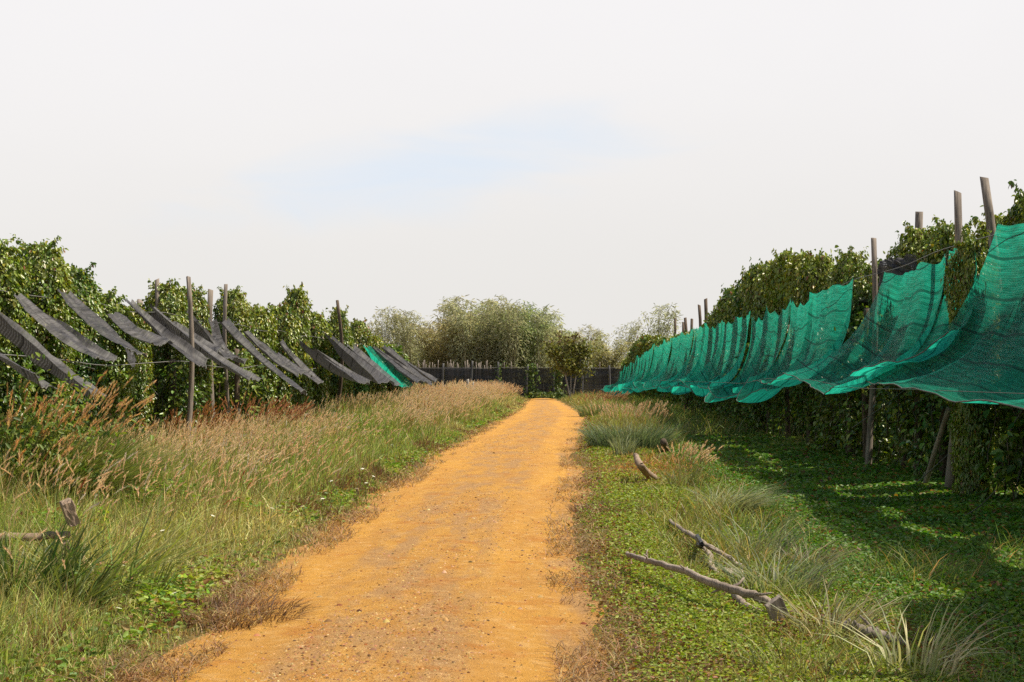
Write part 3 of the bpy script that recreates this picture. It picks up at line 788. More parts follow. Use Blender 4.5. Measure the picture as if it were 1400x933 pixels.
Y = 53.0; k = 0
while Y < 60.5:
    s = F / Y; a = (VX - 7.2 * s, HY - 1.0 * s); b = (VX - 5.75 * s, HY + rng.uniform(0.15, 0.35) * s)
    grey_net(a, b, Y, 2.2, f'grey net, {ORD[k]} beyond the single green one', sag=0.04, fold=0.04); Y += 1.6; k += 1
# torn flap
o, P = net_object('net_flap', PX(164, 474, 20.3), PX(172, 470, 20.6), PX(174, 503, 20.3), PX(180, 494, 20.6), M_GREY_NET, sag=0.0, fold=0.01, belly=0.2, nu=10, nv=12, scal=0.02, seed=3)
tag(o, 'torn grey flap hanging from the wide grey net', 'net flap')

# dark cloth roofs over the rows
def roof(x0, x1, y0, y1, z, label, mat=M_FENCE_NET, sag=0.18):
    uu, vv = np.meshgrid(np.linspace(0, 1, 26), np.linspace(0, 1, 40))
    X = x0 + (x1 - x0) * uu; Y = y0 + (y1 - y0) * vv
    Z = z - sag * np.abs(np.sin(np.pi * uu * 3)) * 0.5 - sag * np.abs(np.sin(np.pi * vv * (y1 - y0) / 4)) * 0.6 + 0.12 * (fbm(X * 1.3, Y * 1.3, 15) - 0.5)
    V = np.stack([X, Y, Z], -1).reshape(-1, 3); i = np.arange(39)[:, None] * 26 + np.arange(25)[None]
    me = fast_mesh('cloth_roof', V, [np.stack([i, i + 1, i + 27, i + 26], -1).reshape(-1, 4)], uv=np.stack([X, Y], -1).reshape(-1, 2))
    return tag(link('cloth_roof', me, mat), label, 'cloth roof', 'dark cloth roofs over the pepper rows')


roof(-14.5, -7.75, 22.6, 27.6, 2.95, 'dark cloth roof behind the low sparse pepper column')
roof(-14.5, -7.8, 28.0, 57.0, 2.8, 'long dark cloth roof over the rows behind the grey nets')
roof(-14.5, -7.8, 11.0, 22.4, 2.8, 'dark cloth roof behind the tall bushy pepper column')
roof(5.7, 13.0, 21.6, 25.4, 3.45, 'dark cloth roof beside the crooked grey pole')
roof(5.9, 13.0, 9.6, 12.4, 3.4, 'dark cloth roof over the near end of the green-netted rows')
roof(5.9, 13.0, 15.0, 18.6, 3.4, 'dark cloth roof behind the largest green net')
roof(6.0, 13.0, 27.0, 36.0, 3.3, 'dark cloth roof behind the net that curls upward')
roof(6.0, 13.0, 38.0, 60.0, 3.2, 'long dark cloth roof behind the far green nets')
# bundled cloth on the roof edge
o, P = net_object('bundled_cloth', PX(1196, 356, 25.0), PX(1244, 350, 24.0), PX(1192, 392, 24.9), PX(1240, 384, 23.9), M_GREY_NET, sag=-0.12, fold=0.09, nf=2.2, scal=0.06, nu=30, nv=20, belly=0.3, seed=4.4, ragged=0.1)
tag(o, 'bundled grey cloth hanging off the roof edge by the crooked pole', 'bundled cloth')

# ------------------------------------------------------------------ wires
def wire(pts, label, r=0.006, mat=None, name='wire', group=None):
    V, f = tube(spline(pts, 4 * len(pts)), r, 4)
    return tag(link(name, fast_mesh(name, V, f), mat or M_WIRE), label, 'wire', group)


wire([(5.35, y, 3.45 + 0.03 * math.sin(y)) for y in np.arange(9, 31, 2.0)], 'dull wire along the tops of the green nets', 0.006)
wire([(float(rx(y)) - 1.3 + (0 if y > 27 else -0.2), y, 1.50 + (0.1 if 20 < y < 30 else 0)) for y in np.arange(8, 62, 3.0)], 'dull wire along the lower edges of the green nets', 0.004, M_ROPE)
wire([(-7.2, y, 2.75 + 0.04 * math.sin(y * 1.3)) for y in np.arange(13, 50, 2.0)], 'thin wire strung along the grey-netted row', 0.006)
wire([(-6.3, y, 1.85 + 0.05 * math.sin(y * 0.9)) for y in np.arange(13, 36, 2.0)], 'thin wire under the grey nets', 0.006)
for a, c, l in (((1345, 562), (1235, 668), 'slack guy rope running down from the largest green net'),
                ((1270, 500), (1160, 585), 'guy rope behind the crooked grey pole'),
                ((1352, 668), (1303, 706), 'short rope pegged near the vine stems')):
    Y = 1944 * CH / (c[1] - HY) if c[1] > 640 else 23.0
    p0, p1 = PX(*a, Y - 0.8), PX(*c, Y); wire([p0, (p0 + p1) / 2 - [0, 0, 0.04], p1], l, 0.007, M_ROPE, 'guy_rope')
for k, (px, py, qx, qy, Y) in enumerate(((122, 505, 20, 470, 18.8), (60, 505, 128, 560, 18.2), (210, 540, 180, 500, 23.5))):
    wire([PX(px, py, Y), (PX(px, py, Y) + PX(qx, qy, Y + 0.6)) / 2 - [0, 0, .03], PX(qx, qy, Y + 0.6)], f'thin cord, {ORD[k]} of three stretched between the leafy columns', 0.006, M_ROPE, 'cord')

# ------------------------------------------------------------------ dark net fence at the end of the track
FY = 107.0
fence = thing('net_fence', (0, FY, 0), 'long dark shade-net fence closing the end of the track', 'fence')
def rel(p): return np.asarray(p, float) - np.array([0, FY, 0])
fx = [-15.6, -13.4] + [(px - VX) * FY / F for px in (570, 607, 645, 683, 720, 757, 795, 832)] + [4.8, 6.9, 9.0]
for k, x in enumerate(fx):
    h = 2.45 + rng.uniform(-0.05, 0.35)
    link('post', post_mesh('post', h, 0.085, 0.06), M_POST_G, fence, loc=(x, -0.14, G(x, FY)))
for k in range(len(fx) - 1):
    a, b2 = fx[k] + 0.03, fx[k + 1] - 0.03
    top = 2.33 + rng.uniform(-0.05, 0.06)
    o, P = net_object('net_panel', rel((a, FY, top)), rel((b2, FY, top + rng.uniform(-.05, .05))), rel((a, FY, 0.03)), rel((b2, FY, 0.03)), M_FENCE_NET, sag=0, fold=0.03, nf=1.3, scal=0.06, belly=0.0, nu=24, nv=20, parent=fence, seed=k * 1.9)
for z in (0.72, 2.3):
    V, f = tube([(x, -0.04, z + rng.uniform(-.03, .03)) for x in np.arange(fx[0], fx[-1], 0.9)], 0.018, 5); link('rail_wire', fast_mesh('rail_wire', V, f), M_WIRE, fence)
for k in range(46):
    x = rng.uniform(-12, 3.2) if k > 26 else rng.uniform(-12, -6.0)
    o = link('stake', post_mesh('stake', rng.uniform(2.45, 2.95), 0.035, 0.06), M_POST, loc=(x, FY + rng.uniform(0.8, 6), 0))
    tag(o, 'thin pale stake standing behind the dark net fence', 'stake', 'stakes behind the dark net fence')
# small posts in the plumed grass
post_px(538, 513, 56, 0.10, 'short dark post in the tawny grass before the single green net', mat=M_POST_D, group='short posts in the tawny grass')
post_px(640, 519, 72, 0.09, 'short pale post in the tawny grass before the dark fence', mat=M_BARK, group='short posts in the tawny grass')
post_px(645, 523, 73, 0.05, 'thin pale stake beside the short pale post', mat=M_BARK, group='short posts in the tawny grass')

# ------------------------------------------------------------------ bamboo beyond the fence
def bamboo(seed, h=8.0, nculm=30, nleaf=7000, spread=2.7, c1=(0.27, 0.30, 0.155), c2=(0.50, 0.51, 0.30), leaf=0.38):
    cb = MB(); P = []; D = []; Cc = []
    per = nleaf // nculm
    for k in range(nculm):
        a = rng.random() * 6.283; hh = h * rng.uniform(0.62, 1.05); out_ = spread * (0.25 + 0.75 * rng.random())
        s = np.linspace(0, 1, 12); r0 = 0.5 * rng.random()
        q = np.stack([np.cos(a) * (r0 + out_ * s ** 2.4), np.sin(a) * (r0 + out_ * s ** 2.4), hh * (s - 0.16 * s ** 4 * out_ / 2)], 1)
        V, f = tube(q, 0.055 * (1 - 0.85 * s) + 0.004, 5, 0, False); cb.add(V, f[:1])
        tt = rng.random(per) ** 0.75 * 0.9 + 0.1; base = np.stack([np.interp(tt, s, q[:, i]) for i in range(3)], 1)
        br = rng.integers(0, 34, per); ba = rng.random(34) * 6.28; bl = (0.35 + 1.0 * np.sin(np.pi * np.clip(tt, 0, 1) ** 0.8)) * rng.random(per)
        ax = np.stack([np.cos(ba[br]), np.sin(ba[br]), 0.55 - bl * 0.55], 1)
        p = base + ax * bl[:, None] + rng.normal(0, 0.10, (per, 3))
        P.append(p); D.append(ax * 0.6 + rng.normal(0, 0.35, (per, 3)) + [0, 0, -0.45])
        Cc.append(colmix(c1, c2, np.clip(rng.random(per) * 0.6 + 0.5 * rng.random() + 0.15 * (tt - .5), 0, 1)))
    P = np.concatenate(P); D = np.concatenate(D); Cc = np.concatenate(Cc)
    P[:, 2] = np.maximum(P[:, 2], 0.3)
    N = rng.normal(0, 0.6, P.shape) + [0, 0, 0.8]
    L = leaf * (0.6 + 0.7 * rng.random(len(P)))
    V, q = leaves(P, D, N, L, L * 0.17, 0.1, 0.25)
    return fast_mesh('foliage', V, [q], rep(Cc, 6)), cb.mesh('culms')


BAM = [bamboo(1), bamboo(2, c1=(0.31, 0.30, 0.17), c2=(0.52, 0.49, 0.31)), bamboo(3, h=8.5, c1=(0.20, 0.25, 0.12), c2=(0.41, 0.45, 0.24)),
       bamboo(4, h=9.5, nculm=12, nleaf=2200, spread=1.8, c1=(0.28, 0.30, 0.19), c2=(0.48, 0.48, 0.33))]
for f_, c_ in BAM: f_.materials.append(M_BAMBOO); c_.materials.append(M_BAM_CULM)
kinds = ['olive bamboo clump', 'straw-coloured bamboo clump', 'deep green bamboo clump', 'sparse feathery bamboo clump']
spots = [  # px centre, depth, kind, top y
    (497, 128, 3, 436), (522, 124, 3, 415), (545, 131, 3, 420), (572, 133, 0, 455), (600, 128, 1, 432), (618, 140, 3, 405), (636, 126, 1, 428), (655, 134, 1, 415), (672, 127, 0, 420),
    (690, 136, 0, 412), (704, 125, 2, 412), (722, 132, 2, 418), (742, 128, 0, 430), (760, 136, 1, 446), (784, 130, 0, 452), (812, 133, 3, 446), (832, 128, 0, 458),
    (560, 125, 3, 424), (640, 124, 3, 408), (700, 123, 3, 407), (738, 124, 3, 420), (668, 124, 3, 412), (858, 134, 3, 440), (884, 140, 0, 470), (898, 150, 3, 418), (925, 142, 0, 455), (452, 135, 0, 440), (400, 140, 1, 445), (340, 145, 0, 445), (280, 150, 1, 445), (985, 140, 0, 450), (1050, 145, 1, 450)]
for k, (px, Y, kd, top) in enumerate(spots):
    p = PX(px, top, Y); sc = 1.12 * p[2] / (8.0, 8.0, 8.4, 9.2)[kd]
    sc *= 0.9 if px < 560 else 0.95
    root = thing('bamboo', (p[0], Y, 0), f'{kinds[kd]}, {ORD[k]} in the thicket beyond the dark fence', 'bamboo', 'bamboo clumps beyond the dark fence', rng.random() * 6.28)
    ws = rng.uniform(0.95, 1.2)
    link('foliage', BAM[kd][0], None, root, scale=(sc * ws, sc * ws, sc)); link('culms', BAM[kd][1], None, root, scale=(sc * ws, sc * ws, sc))

# small tree in front of the fence
def small_tree(px, Y, base_y, label):
    p = PX(px, base_y, Y); root = thing('young_tree', (p[0], Y, G(p[0], Y)), label, 'tree')
    b = MB(); tips = []
    for (dx0, dx1, hh, r) in ((0.05, -0.95, 3.2, 0.07), (0.12, 0.75, 2.9, 0.055), (0.0, 0.1, 3.4, 0.045)):
        q = spline([(dx0, 0, -0.1), (dx0 + (dx1 - dx0) * 0.3, 0.1, hh * 0.4), (dx0 + (dx1 - dx0) * 0.6, 0.05, hh * 0.75), (dx1, 0.1, hh)], 10)
        V, f = tube(q, np.linspace(r, r * 0.45, 10), 7, 0.1); b.add(V, f)
        for j in range(9):
            s0 = q[rng.integers(4, 10)]; e = s0 + np.array([rng.uniform(-1.3, 1.3), rng.uniform(-1, 1), rng.uniform(0.3, 1.7)])
            V, f = tube(spline([s0, (s0 + e) / 2 + rng.normal(0, .1, 3), e], 6), np.linspace(r * 0.4, 0.008, 6), 5); b.add(V, f); tips += [e, (s0 + e * 2) / 3, (s0 + e) / 2]
    link('trunk', b.mesh('trunk'), M_BARK, root)
    tips = np.array(tips); n = 2600; k = rng.integers(0, len(tips), n)
    P = tips[k] + rng.normal(0, 0.27, (n, 3)); D = rng.normal(0, 0.7, (n, 3)) + [0, 0, -0.4]; N = rng.normal(0, .5, (n, 3)) + [0, 0, 0.8]
    L = 0.24 * (0.6 + 0.6 * rng.random(n)); V, q = leaves(P, D, N, L, L * 0.5, 0.15, 0.2)
    c = colmix((0.11, 0.13, 0.035), (0.28, 0.25, 0.07), rng.random(n)); hi_ = (P[:, 2] > 4.0) & (rng.random(n) < 0.6); c[hi_] = (0.13, 0.085, 0.05)
    link('crown', fast_mesh('crown', V, [q], rep(c, 6)), M_TREE, root)


small_tree(780, 100, 546, 'young tree with pale forked trunks in front of the dark fence')

def climber(px, Y, h, r, n, label):
    p = PX(px, 540, Y); x = p[0]
    P = np.stack([rng.normal(0, r, n), rng.normal(0, r * .6, n), rng.random(n) ** 1.2 * h], 1); L = 0.24 * (0.6 + 0.6 * rng.random(n))
    P[:, 2] = np.maximum(P[:, 2], 0.05)
    V, q = leaves(P, rng.normal(0, .5, (n, 3)) + [0, -.2, -.5], rng.normal(0, .4, (n, 3)) + [0.2, -.7, .5], L, L * 0.6)
    o = link('climbing_vine', fast_mesh('climbing_vine', V, [q], rep(colmix((0.06, 0.11, 0.025), (0.16, 0.2, 0.05), rng.random(n)), 6)), M_TREE, loc=(x, Y, G(x, Y)))
    tag(o, label, 'climbing vine')


climber(728, 106.4, 2.6, 0.22, 260, 'vine climbing the fence post beside the track end')
climber(763, 106.4, 2.7, 0.22, 240, 'vine climbing the fence post left of the young tree')
climber(683, 106.4, 2.8, 0.2, 70, 'small vine topping a post over the dark fence')
climber(660, 106.0, 0.9, 0.8, 420, 'low leafy bush at the foot of the dark fence')
climber(748, 106.0, 0.5, 0.8, 420, 'bright green weeds at the end of the track')

# ------------------------------------------------------------------ grass and ground cover (nobody could count it)
WIND = np.array([0.8, -0.1])

# left verge: fine grass
def left_pts(n, y0, y1, power): return scatter(n, y0, y1, lambda y: np.full_like(y, -8.2), lambda y: xl(y) + 0.05, power)


x, y = left_pts(330000, 6.8, 104, 1.25)
d = xl(y) - x; ptch = fbm(x * 0.7, y * 0.35, 101); ptch2 = fbm(x * 0.35 + 7, y * 0.2, 102)
vis = (x > -(y * 0.425 + 1.0))
tcx, tcy = left_pts(9000, 6.8, 104, 1.25); ti = rng.integers(0, len(tcx), len(x)); clump = rng.random(len(x)) < 0.6
ox_, oy_ = rng.normal(0, 0.055, len(x)) * (1 + y / 60), rng.normal(0, 0.055, len(x)) * (1 + y / 60)
x = np.where(clump, tcx[ti] + ox_, x); y = np.where(clump, tcy[ti] + oy_, y); d = xl(y) - x
tint_ = np.where(clump, ((ti * 7919) % 1000) / 1000.0, 0.5); hsc = np.where(clump, 0.75 + 0.7 * ((ti * 104729) % 1000) / 1000.0, 0.85)
ptch = fbm(x * 0.7, y * 0.35, 101); ptch2 = fbm(x * 0.35 + 7, y * 0.2, 102) + 0.30 * (tint_ - 0.5)
vis = (x > -(y * 0.425 + 1.0)); out2 = np.stack([ox_, oy_], 1)
k = vis & (rng.random(len(x)) < np.clip(sst(d, -0.1, 0.7) + 0.12, 0, 1)); hsc = hsc[k]; clump = clump[k]; out2 = out2[k]; x, y, d, ptch, ptch2 = x[k], y[k], d[k], ptch[k], ptch2[k]
n = len(x)
hgt = (0.07 + 0.38 * sst(d, 0.1, 1.5) + 0.25 * sst(d, 1.2, 3.2)) * (0.5 + 0.9 * ptch) * (0.6 + 0.7 * rng.random(n)) * (0.85 + 0.3 * sst(y, 25, 60)) * hsc
wid = np.clip(0.0045 * (1 + y / 14), 0.005, 0.04) * (0.7 + 0.8 * rng.random(n))
lean = nrm(rng.normal(0, 0.6, (n, 2)) + WIND * 0.3 + nrm(out2) * (clump * 0.9)[:, None])
V, f, _, _ = blades(np.stack([x, y, gz(x, y) - 0.01], 1), hgt, wid, lean, 0.1 + 0.95 * rng.random(n) ** 1.3)
tt = np.clip((ptch2 - 0.37) * 2.2 + 0.35 * (rng.random(n) - 0.5) + 0.25 * sst(y, 30, 80), 0, 1)
c = colmix((0.26, 0.35, 0.075), (0.60, 0.54, 0.23), tt) * (0.55 + 0.9 * rng.random((n, 1)))
dry = rng.random(n) < 0.24 + 0.5 * (1 - sst(d, 0.0, 0.45)); c[dry] = np.array([0.60, 0.44, 0.21]) * (0.45 + 0.7 * rng.random((dry.sum(), 1)))
br = (fbm(x * 0.9, y * 0.5, 130) > 0.56) & (d < 0.8) & (rng.random(n) < 0.75); c[br] = np.array([0.22, 0.125, 0.06]) * (0.6 + 0.8 * rng.random((br.sum(), 1)))
tag(link('tall_grass', fast_mesh('tall_grass', V, f, rep(c, 7)), M_GRASS), kind='stuff')

# plumed stalks on the left verge
x, y = left_pts(52000, 9, 104, 1.1)
d = xl(y) - x; ptch = fbm(x * 0.55, y * 0.28, 140); 
pr = sst(d, 0.3, 2.6) * (0.07 + 0.93 * sst(ptch + 0.16 * sst(y, 20, 50), 0.50, 0.64)) * np.clip(0.17 + y / 70, 0, 0.75)
k = (rng.random(len(x)) < pr) & (x > -(y * 0.425 + 1.0)) & (x > -7.0); x, y, d = x[k], y[k], d[k]; n = len(x)
P = np.stack([x, y, gz(x, y)], 1); hgt = (0.40 + 0.22 * sst(d, 0.8, 2.6) + 0.42 * rng.random(n)) * (0.9 + 0.35 * sst(y, 30, 60))
lean = nrm(rng.normal(0, 0.5, (n, 2)) + WIND * 0.9)
V, f, tip, td = blades(P, hgt, np.clip(0.004 * (1 + y / 20), 0.004, 0.02), lean, 0.10 + 0.40 * rng.random(n))
b = MB(); b.add(V, f, rep(colmix((0.2, 0.19, 0.06), (0.38, 0.27, 0.11), rng.random(n)), 7)); tag(link('grass_stalks', b.mesh('grass_stalks'), M_GRASS), kind='stuff')
sz = np.clip(1 + (y - 20) / 90, 1, 1.6)
V, f, kk = plumes(tip, td, 0.17 * (0.6 + 0.7 * rng.random(n)) * sz, 0.015 * sz, 20)
tone = np.clip(fbm(x * 0.5, y * 0.3, 150) * 1.8 - 0.45 + 0.3 * (rng.random(n) - .5), 0, 1)
c = colmix((0.86, 0.71, 0.47), (0.78, 0.53, 0.29), tone); rd = rng.random(n) < 0.015; c[rd] = (0.40, 0.12, 0.05)
wt = (rng.random(n) < 0.05); c[wt] = (0.7, 0.62, 0.5)
tag(link('grass_plumes', fast_mesh('grass_plumes', V, f, rep(c, kk)), M_PLUME), kind='stuff')


# low creeping leaves on both verges
def cover(name, x, y, size, c, lift=0.05):
    n = len(x); P = np.stack([x, y, gz(x, y) + lift * rng.random(n)], 1)
    a = rng.random(n) * 6.283; D = np.stack([np.cos(a), np.sin(a), 0.15 + 0.5 * rng.random(n)], 1); N = rng.normal(0, 0.75, (n, 3)) + [0, 0, 1]
    L = size * (0.6 + 0.8 * rng.random(n)); V, q = leaves(P, D, N, L, L * 0.62, 0.15, 0.25)
    tag(link(name, fast_mesh(name, V, [q], rep(c, 6)), M_COVER), kind='stuff')


x, y = scatter(150000, 6.8, 60, lambda y: xl(y) - 5.0, lambda y: xl(y) + 0.02, 1.5)
d = xl(y) - x; pa = fbm(x * 1.1, y * 0.8, 160); k = (x > -(y * 0.425 + 1)) & (rng.random(len(x)) < sst(d, 0.0, 0.6) * (0.25 + 0.75 * sst(pa, 0.4, 0.6))); x, y, d, pa = x[k], y[k], d[k], pa[k]; n = len(x)
c = colmix((0.13, 0.22, 0.04), (0.38, 0.40, 0.08), np.clip(pa * 1.7 - 0.4 + 0.4 * (rng.random(n) - .5), 0, 1))
dr = rng.random(n) < 0.10 + 0.25 * (1 - sst(d, 0.1, 0.9)); c[dr] = np.array([0.22, 0.12, 0.05]) * (0.5 + rng.random((dr.sum(), 1)))
cover('creeping_weeds', x, y, 0.036 * (1 + y / 40), c, 0.10 * sst(d, 0, 0.8) + 0.38 * sst(d, 0.8, 3.0))

x, y = scatter(110000, 6.8, 70, lambda y: xl(y) - 5.2, lambda y: xl(y) - 0.35, 1.4)
d = xl(y) - x; pa = fbm(x * 1.6, y * 1.0, 165, 2); k = (x > -(y * 0.425 + 1)) & (rng.random(len(x)) < sst(pa, 0.5, 0.62)); x, y, d, pa = x[k], y[k], d[k], pa[k]; n = len(x)
c = colmix((0.13, 0.26, 0.04), (0.32, 0.38, 0.06), rng.random(n)); dr = rng.random(n) < 0.12; c[dr] = (0.4, 0.25, 0.1)
cover('broad_leaved_weeds', x, y, 0.036 * (1 + y / 45), c, (0.15 + 0.35 * sst(d, 0.4, 2.0)) * sst(pa, 0.48, 0.7))

x, y = scatter(800000, 6.8, 62, lambda y: xr(y) + 0.02, lambda y: xr(y) + 8.5, 1.6)
d = x - xr(y); pa = fbm(x * 1.2, y * 0.9, 170); pb = fbm(x * 0.6, y * 0.45, 171); orange = (np.exp(-((x - 1.3) / 1.1) ** 2 - ((y - 25.5) / 3.2) ** 2))
k = (x < y * 0.335 + 1.0) & (rng.random(len(x)) < sst(d, -0.05, 0.8) * (0.3 + 0.7 * sst(pa + 0.1 * sst(d, 0.5, 2), 0.34, 0.52)) * (1 - 0.85 * np.clip(orange * 1.3, 0, 1))); x, y, d, pa, pb = x[k], y[k], d[k], pa[k], pb[k]; n = len(x)
tt = np.clip(1 - sst(d, 1.2, 2.6) + 0.6 * (rng.random(n) - .5) + (pb - 0.5), 0, 1)
c = colmix((0.105, 0.205, 0.030), (0.28, 0.335, 0.05), tt)  # sunlit strip put into leaf colour: yellow-green by the track, deeper green beyond
dr = rng.random(n) < 0.10 + 0.4 * (1 - sst(d, 0.1, 0.8)) + 0.35 * sst(pb, 0.58, 0.68) * (d < 2.2); c[dr] = np.array([0.24, 0.12, 0.045]) * (0.45 + 0.9 * rng.random((dr.sum(), 1)))
cover('creeping_ground_cover', x, y, 0.0165 * (1 + y / 20) * (1 + 0.7 * sst(d, 2, 3.5)), c, 0.06 + 0.10 * sst(d, 1.8, 3.5))

# short grass on the right verge
x, y = scatter(120000, 6.8, 104, lambda y: xr(y) - 0.02, lambda y: xr(y) + 7.5, 1.25)
d = x - xr(y); pa = fbm(x * 0.8, y * 0.5, 180); pb = fbm(x * 0.5, y * 0.4, 181); orange = (np.exp(-((x - 1.3) / 1.1) ** 2 - ((y - 25.5) / 3.2) ** 2))
k = (x < y * 0.335 + 1.0) & (rng.random(len(x)) < (0.15 + 0.7 * sst(pa, 0.45, 0.62) + orange + 0.7 * sst(y, 28, 40)) * sst(d, -0.05, 0.5)); x, y, d, pa, pb, orange = x[k], y[k], d[k], pa[k], pb[k], orange[k]; n = len(x)
hgt = (0.05 + 0.10 * sst(d, 0.3, 1.5) + 0.22 * sst(pb, 0.52, 0.66) * sst(d, 0.5, 1.8) + 0.35 * sst(y, 32, 48) * sst(d, 0.2, 1.4)) * (0.5 + rng.random(n)) * (1 - 0.35 * orange)
lean = nrm(rng.normal(0, 0.8, (n, 2)) + WIND * 0.3)
V, f, _, _ = blades(np.stack([x, y, gz(x, y) - 0.005], 1), hgt, np.clip(0.005 * (1 + y / 14), 0.005, 0.035), lean, 0.3 + 0.7 * rng.random(n))
c = colmix((0.10, 0.19, 0.035), (0.34, 0.31, 0.09), np.clip(rng.random(n) * 0.7 + 0.5 * (1 - sst(d, 1, 2.8)) - .1, 0, 1))
dr = rng.random(n) < 0.15 + 0.35 * (1 - sst(d, 0, 0.5)); c[dr] = np.array([0.46, 0.30, 0.12]) * (0.4 + 0.8 * rng.random((dr.sum(), 1)))
og = rng.random(n) < orange * 1.1; c[og] = np.array([0.50, 0.27, 0.10]) * (0.55 + 0.7 * rng.random((og.sum(), 1)))
tag(link('verge_grass', fast_mesh('verge_grass', V, f, rep(c, 7)), M_GRASS), kind='stuff')

# dry stems along the track's edges
x1, y1 = scatter(9000, 6.8, 50, lambda y: xl(y) - 0.35, lambda y: xl(y) + 0.22, 1.5); x2, y2 = scatter(9000, 6.8, 50, lambda y: xr(y) - 0.2, lambda y: xr(y) + 0.4, 1.5)
x, y = np.concatenate([x1, x2]), np.concatenate([y1, y2]); k = rng.random(len(x)) < sst(fbm(x * 1.3, y * 0.9, 190), 0.4, 0.6); x, y = x[k], y[k]; n = len(x)
lean = nrm(rng.normal(0, 1, (n, 2)))
V, f, _, _ = blades(np.stack([x, y, gz(x, y) + 0.012], 1), 0.05 + 0.11 * rng.random(n), np.clip(0.004 * (1 + y / 14), 0, 0.02), lean, 1.1 + 0.6 * rng.random(n))
c = colmix((0.16, 0.09, 0.045), (0.52, 0.36, 0.17), rng.random(n))
tag(link('dry_grass_litter', fast_mesh('dry_grass_litter', V, f, rep(c, 7)), M_GRASS), kind='stuff')


# ------------------------------------------------------------------ tufts one can point to
def tuft(px, base_y, label, n=160, h=0.6, wd=0.009, spread=0.18, bend=(0.35, 1.1), c1=(0.10, 0.16, 0.045), c2=(0.27, 0.28, 0.12), wind=0.4, np_=0, pc=((0.6, 0.42, 0.2), (0.5, 0.27, 0.1)), pl=0.2, pw=0.022, name='grass_tuft', Y=None, hp=1.25, stalk=0.3):
    Y = Y or 1944 * (CH - 0.02) / (base_y - HY); x0 = (px - VX) * Y / F
    root = thing(name, (x0, Y, G(x0, Y)), label, 'grass tuft')
    a = rng.random(n) * 6.283; r = spread * np.sqrt(rng.random(n)); P = np.stack([r * np.cos(a), r * np.sin(a), np.zeros(n) - 0.02], 1)
    lean = nrm(np.stack([np.cos(a), np.sin(a)], 1) + rng.normal(0, 0.4, (n, 2)) + WIND * wind)
    V, f, _, _ = blades(P, h * (0.55 + 0.55 * rng.random(n)), wd * (0.7 + 0.6 * rng.random(n)), lean, rng.uniform(*bend, n))
    link('blades', fast_mesh('blades', V, f, rep(colmix(c1, c2, rng.random(n)), 7)), M_GRASS, root)
    if np_:
        a = rng.random(np_) * 6.283; r = spread * np.sqrt(rng.random(np_)) * 0.9; P = np.stack([r * np.cos(a), r * np.sin(a), np.zeros(np_)], 1)
        lean = nrm(np.stack([np.cos(a), np.sin(a)], 1) * 0.5 + rng.normal(0, 0.25, (np_, 2)) + WIND * (wind + 0.3))
        V, f, tip, td = blades(P, h * hp * (0.75 + 0.35 * rng.random(np_)), 0.005, lean, stalk * (0.6 + 0.8 * rng.random(np_)))
        link('stalks', fast_mesh('stalks', V, f, rep(colmix((0.2, 0.2, 0.08), (0.34, 0.27, 0.12), rng.random(np_)), 7)), M_GRASS, root)
        V, f, kk = plumes(tip, td, pl * (0.75 + 0.5 * rng.random(np_)), pw, 22)
        link('plumes', fast_mesh('plumes', V, f, rep(colmix(*pc, rng.random(np_)), kk)), M_PLUME, root)
    return root


tuft(42, 735, 'big bush of tawny plumed grass under the first grey nets', n=3800, h=1.38, wd=0.018, spread=0.6, c1=(0.10, 0.16, 0.035), c2=(0.30, 0.31, 0.09), np_=115, pc=((0.78, 0.56, 0.28), (0.66, 0.40, 0.16)), pl=0.22, pw=0.021, Y=14.6, hp=1.12, stalk=0.35)
P = rng.normal(0, 1, (5200, 3)) * [0.30, 0.28, 0.34] + [0, 0, 0.55]; P[:, 2] = np.abs(P[:, 2]); P += (fbm(P[:, 0] * 4, P[:, 2] * 4, 201)[:, None] - 0.5) * [0.5, 0.3, 0.3]; n = len(P)
L = 0.055 * (0.6 + 0.8 * rng.random(n)); V, q = leaves(P, rng.normal(0, 0.6, (n, 3)) + [0, 0, 0.1], rng.normal(0, 0.5, (n, 3)) + [0.2, -0.2, 0.8], L, L * 0.5)
q0 = PX(30, 600, 14.1); tag(link('leafy_bush', fast_mesh('leafy_bush', V, [q], rep(colmix((0.07, 0.13, 0.025), (0.24, 0.30, 0.06), rng.random(n)), 6)), M_COVER, loc=(q0[0], 14.1, G(q0[0], 14.1)), scale=(1.25, 1.1, 1.15)), 'green leafy bush below the tawny plumes under the first grey nets', 'bush')
tuft(-15, 735, 'tawny plumed grass bush cut by the photo edge', n=700, h=1.0, wd=0.012, spread=0.6, c1=(0.06, 0.10, 0.02), c2=(0.15, 0.18, 0.05), np_=60, pc=((0.78, 0.56, 0.28), (0.66, 0.40, 0.16)), pl=0.26, pw=0.026, Y=13.6, hp=1.2)
tuft(350, 600, 'dark red plumed grass clump below the long straight grey net', n=500, h=0.85, spread=0.7, np_=120, pc=((0.40, 0.17, 0.09), (0.58, 0.32, 0.16)), pl=0.24, pw=0.022, Y=27.5, hp=1.3)
tuft(345, 640, 'bright green grass mound amid the tawny grass', n=1100, h=0.85, wd=0.012, spread=0.9, c1=(0.07, 0.17, 0.025), c2=(0.15, 0.24, 0.05), Y=25.0)
tuft(250, 575, 'plumed grass clump at the foot of the tall grey pole', n=300, h=0.9, spread=0.5, np_=70, pc=((0.5, 0.27, 0.11), (0.36, 0.15, 0.06)), pl=0.28, pw=0.028, Y=23.3, hp=1.15)
tuft(135, 800, 'coarse green sedge tuft beside the old upright board', n=190, h=0.95, wd=0.014, spread=0.4, bend=(0.5, 1.5), c1=(0.12, 0.20, 0.04), c2=(0.40, 0.40, 0.12), Y=10.2)
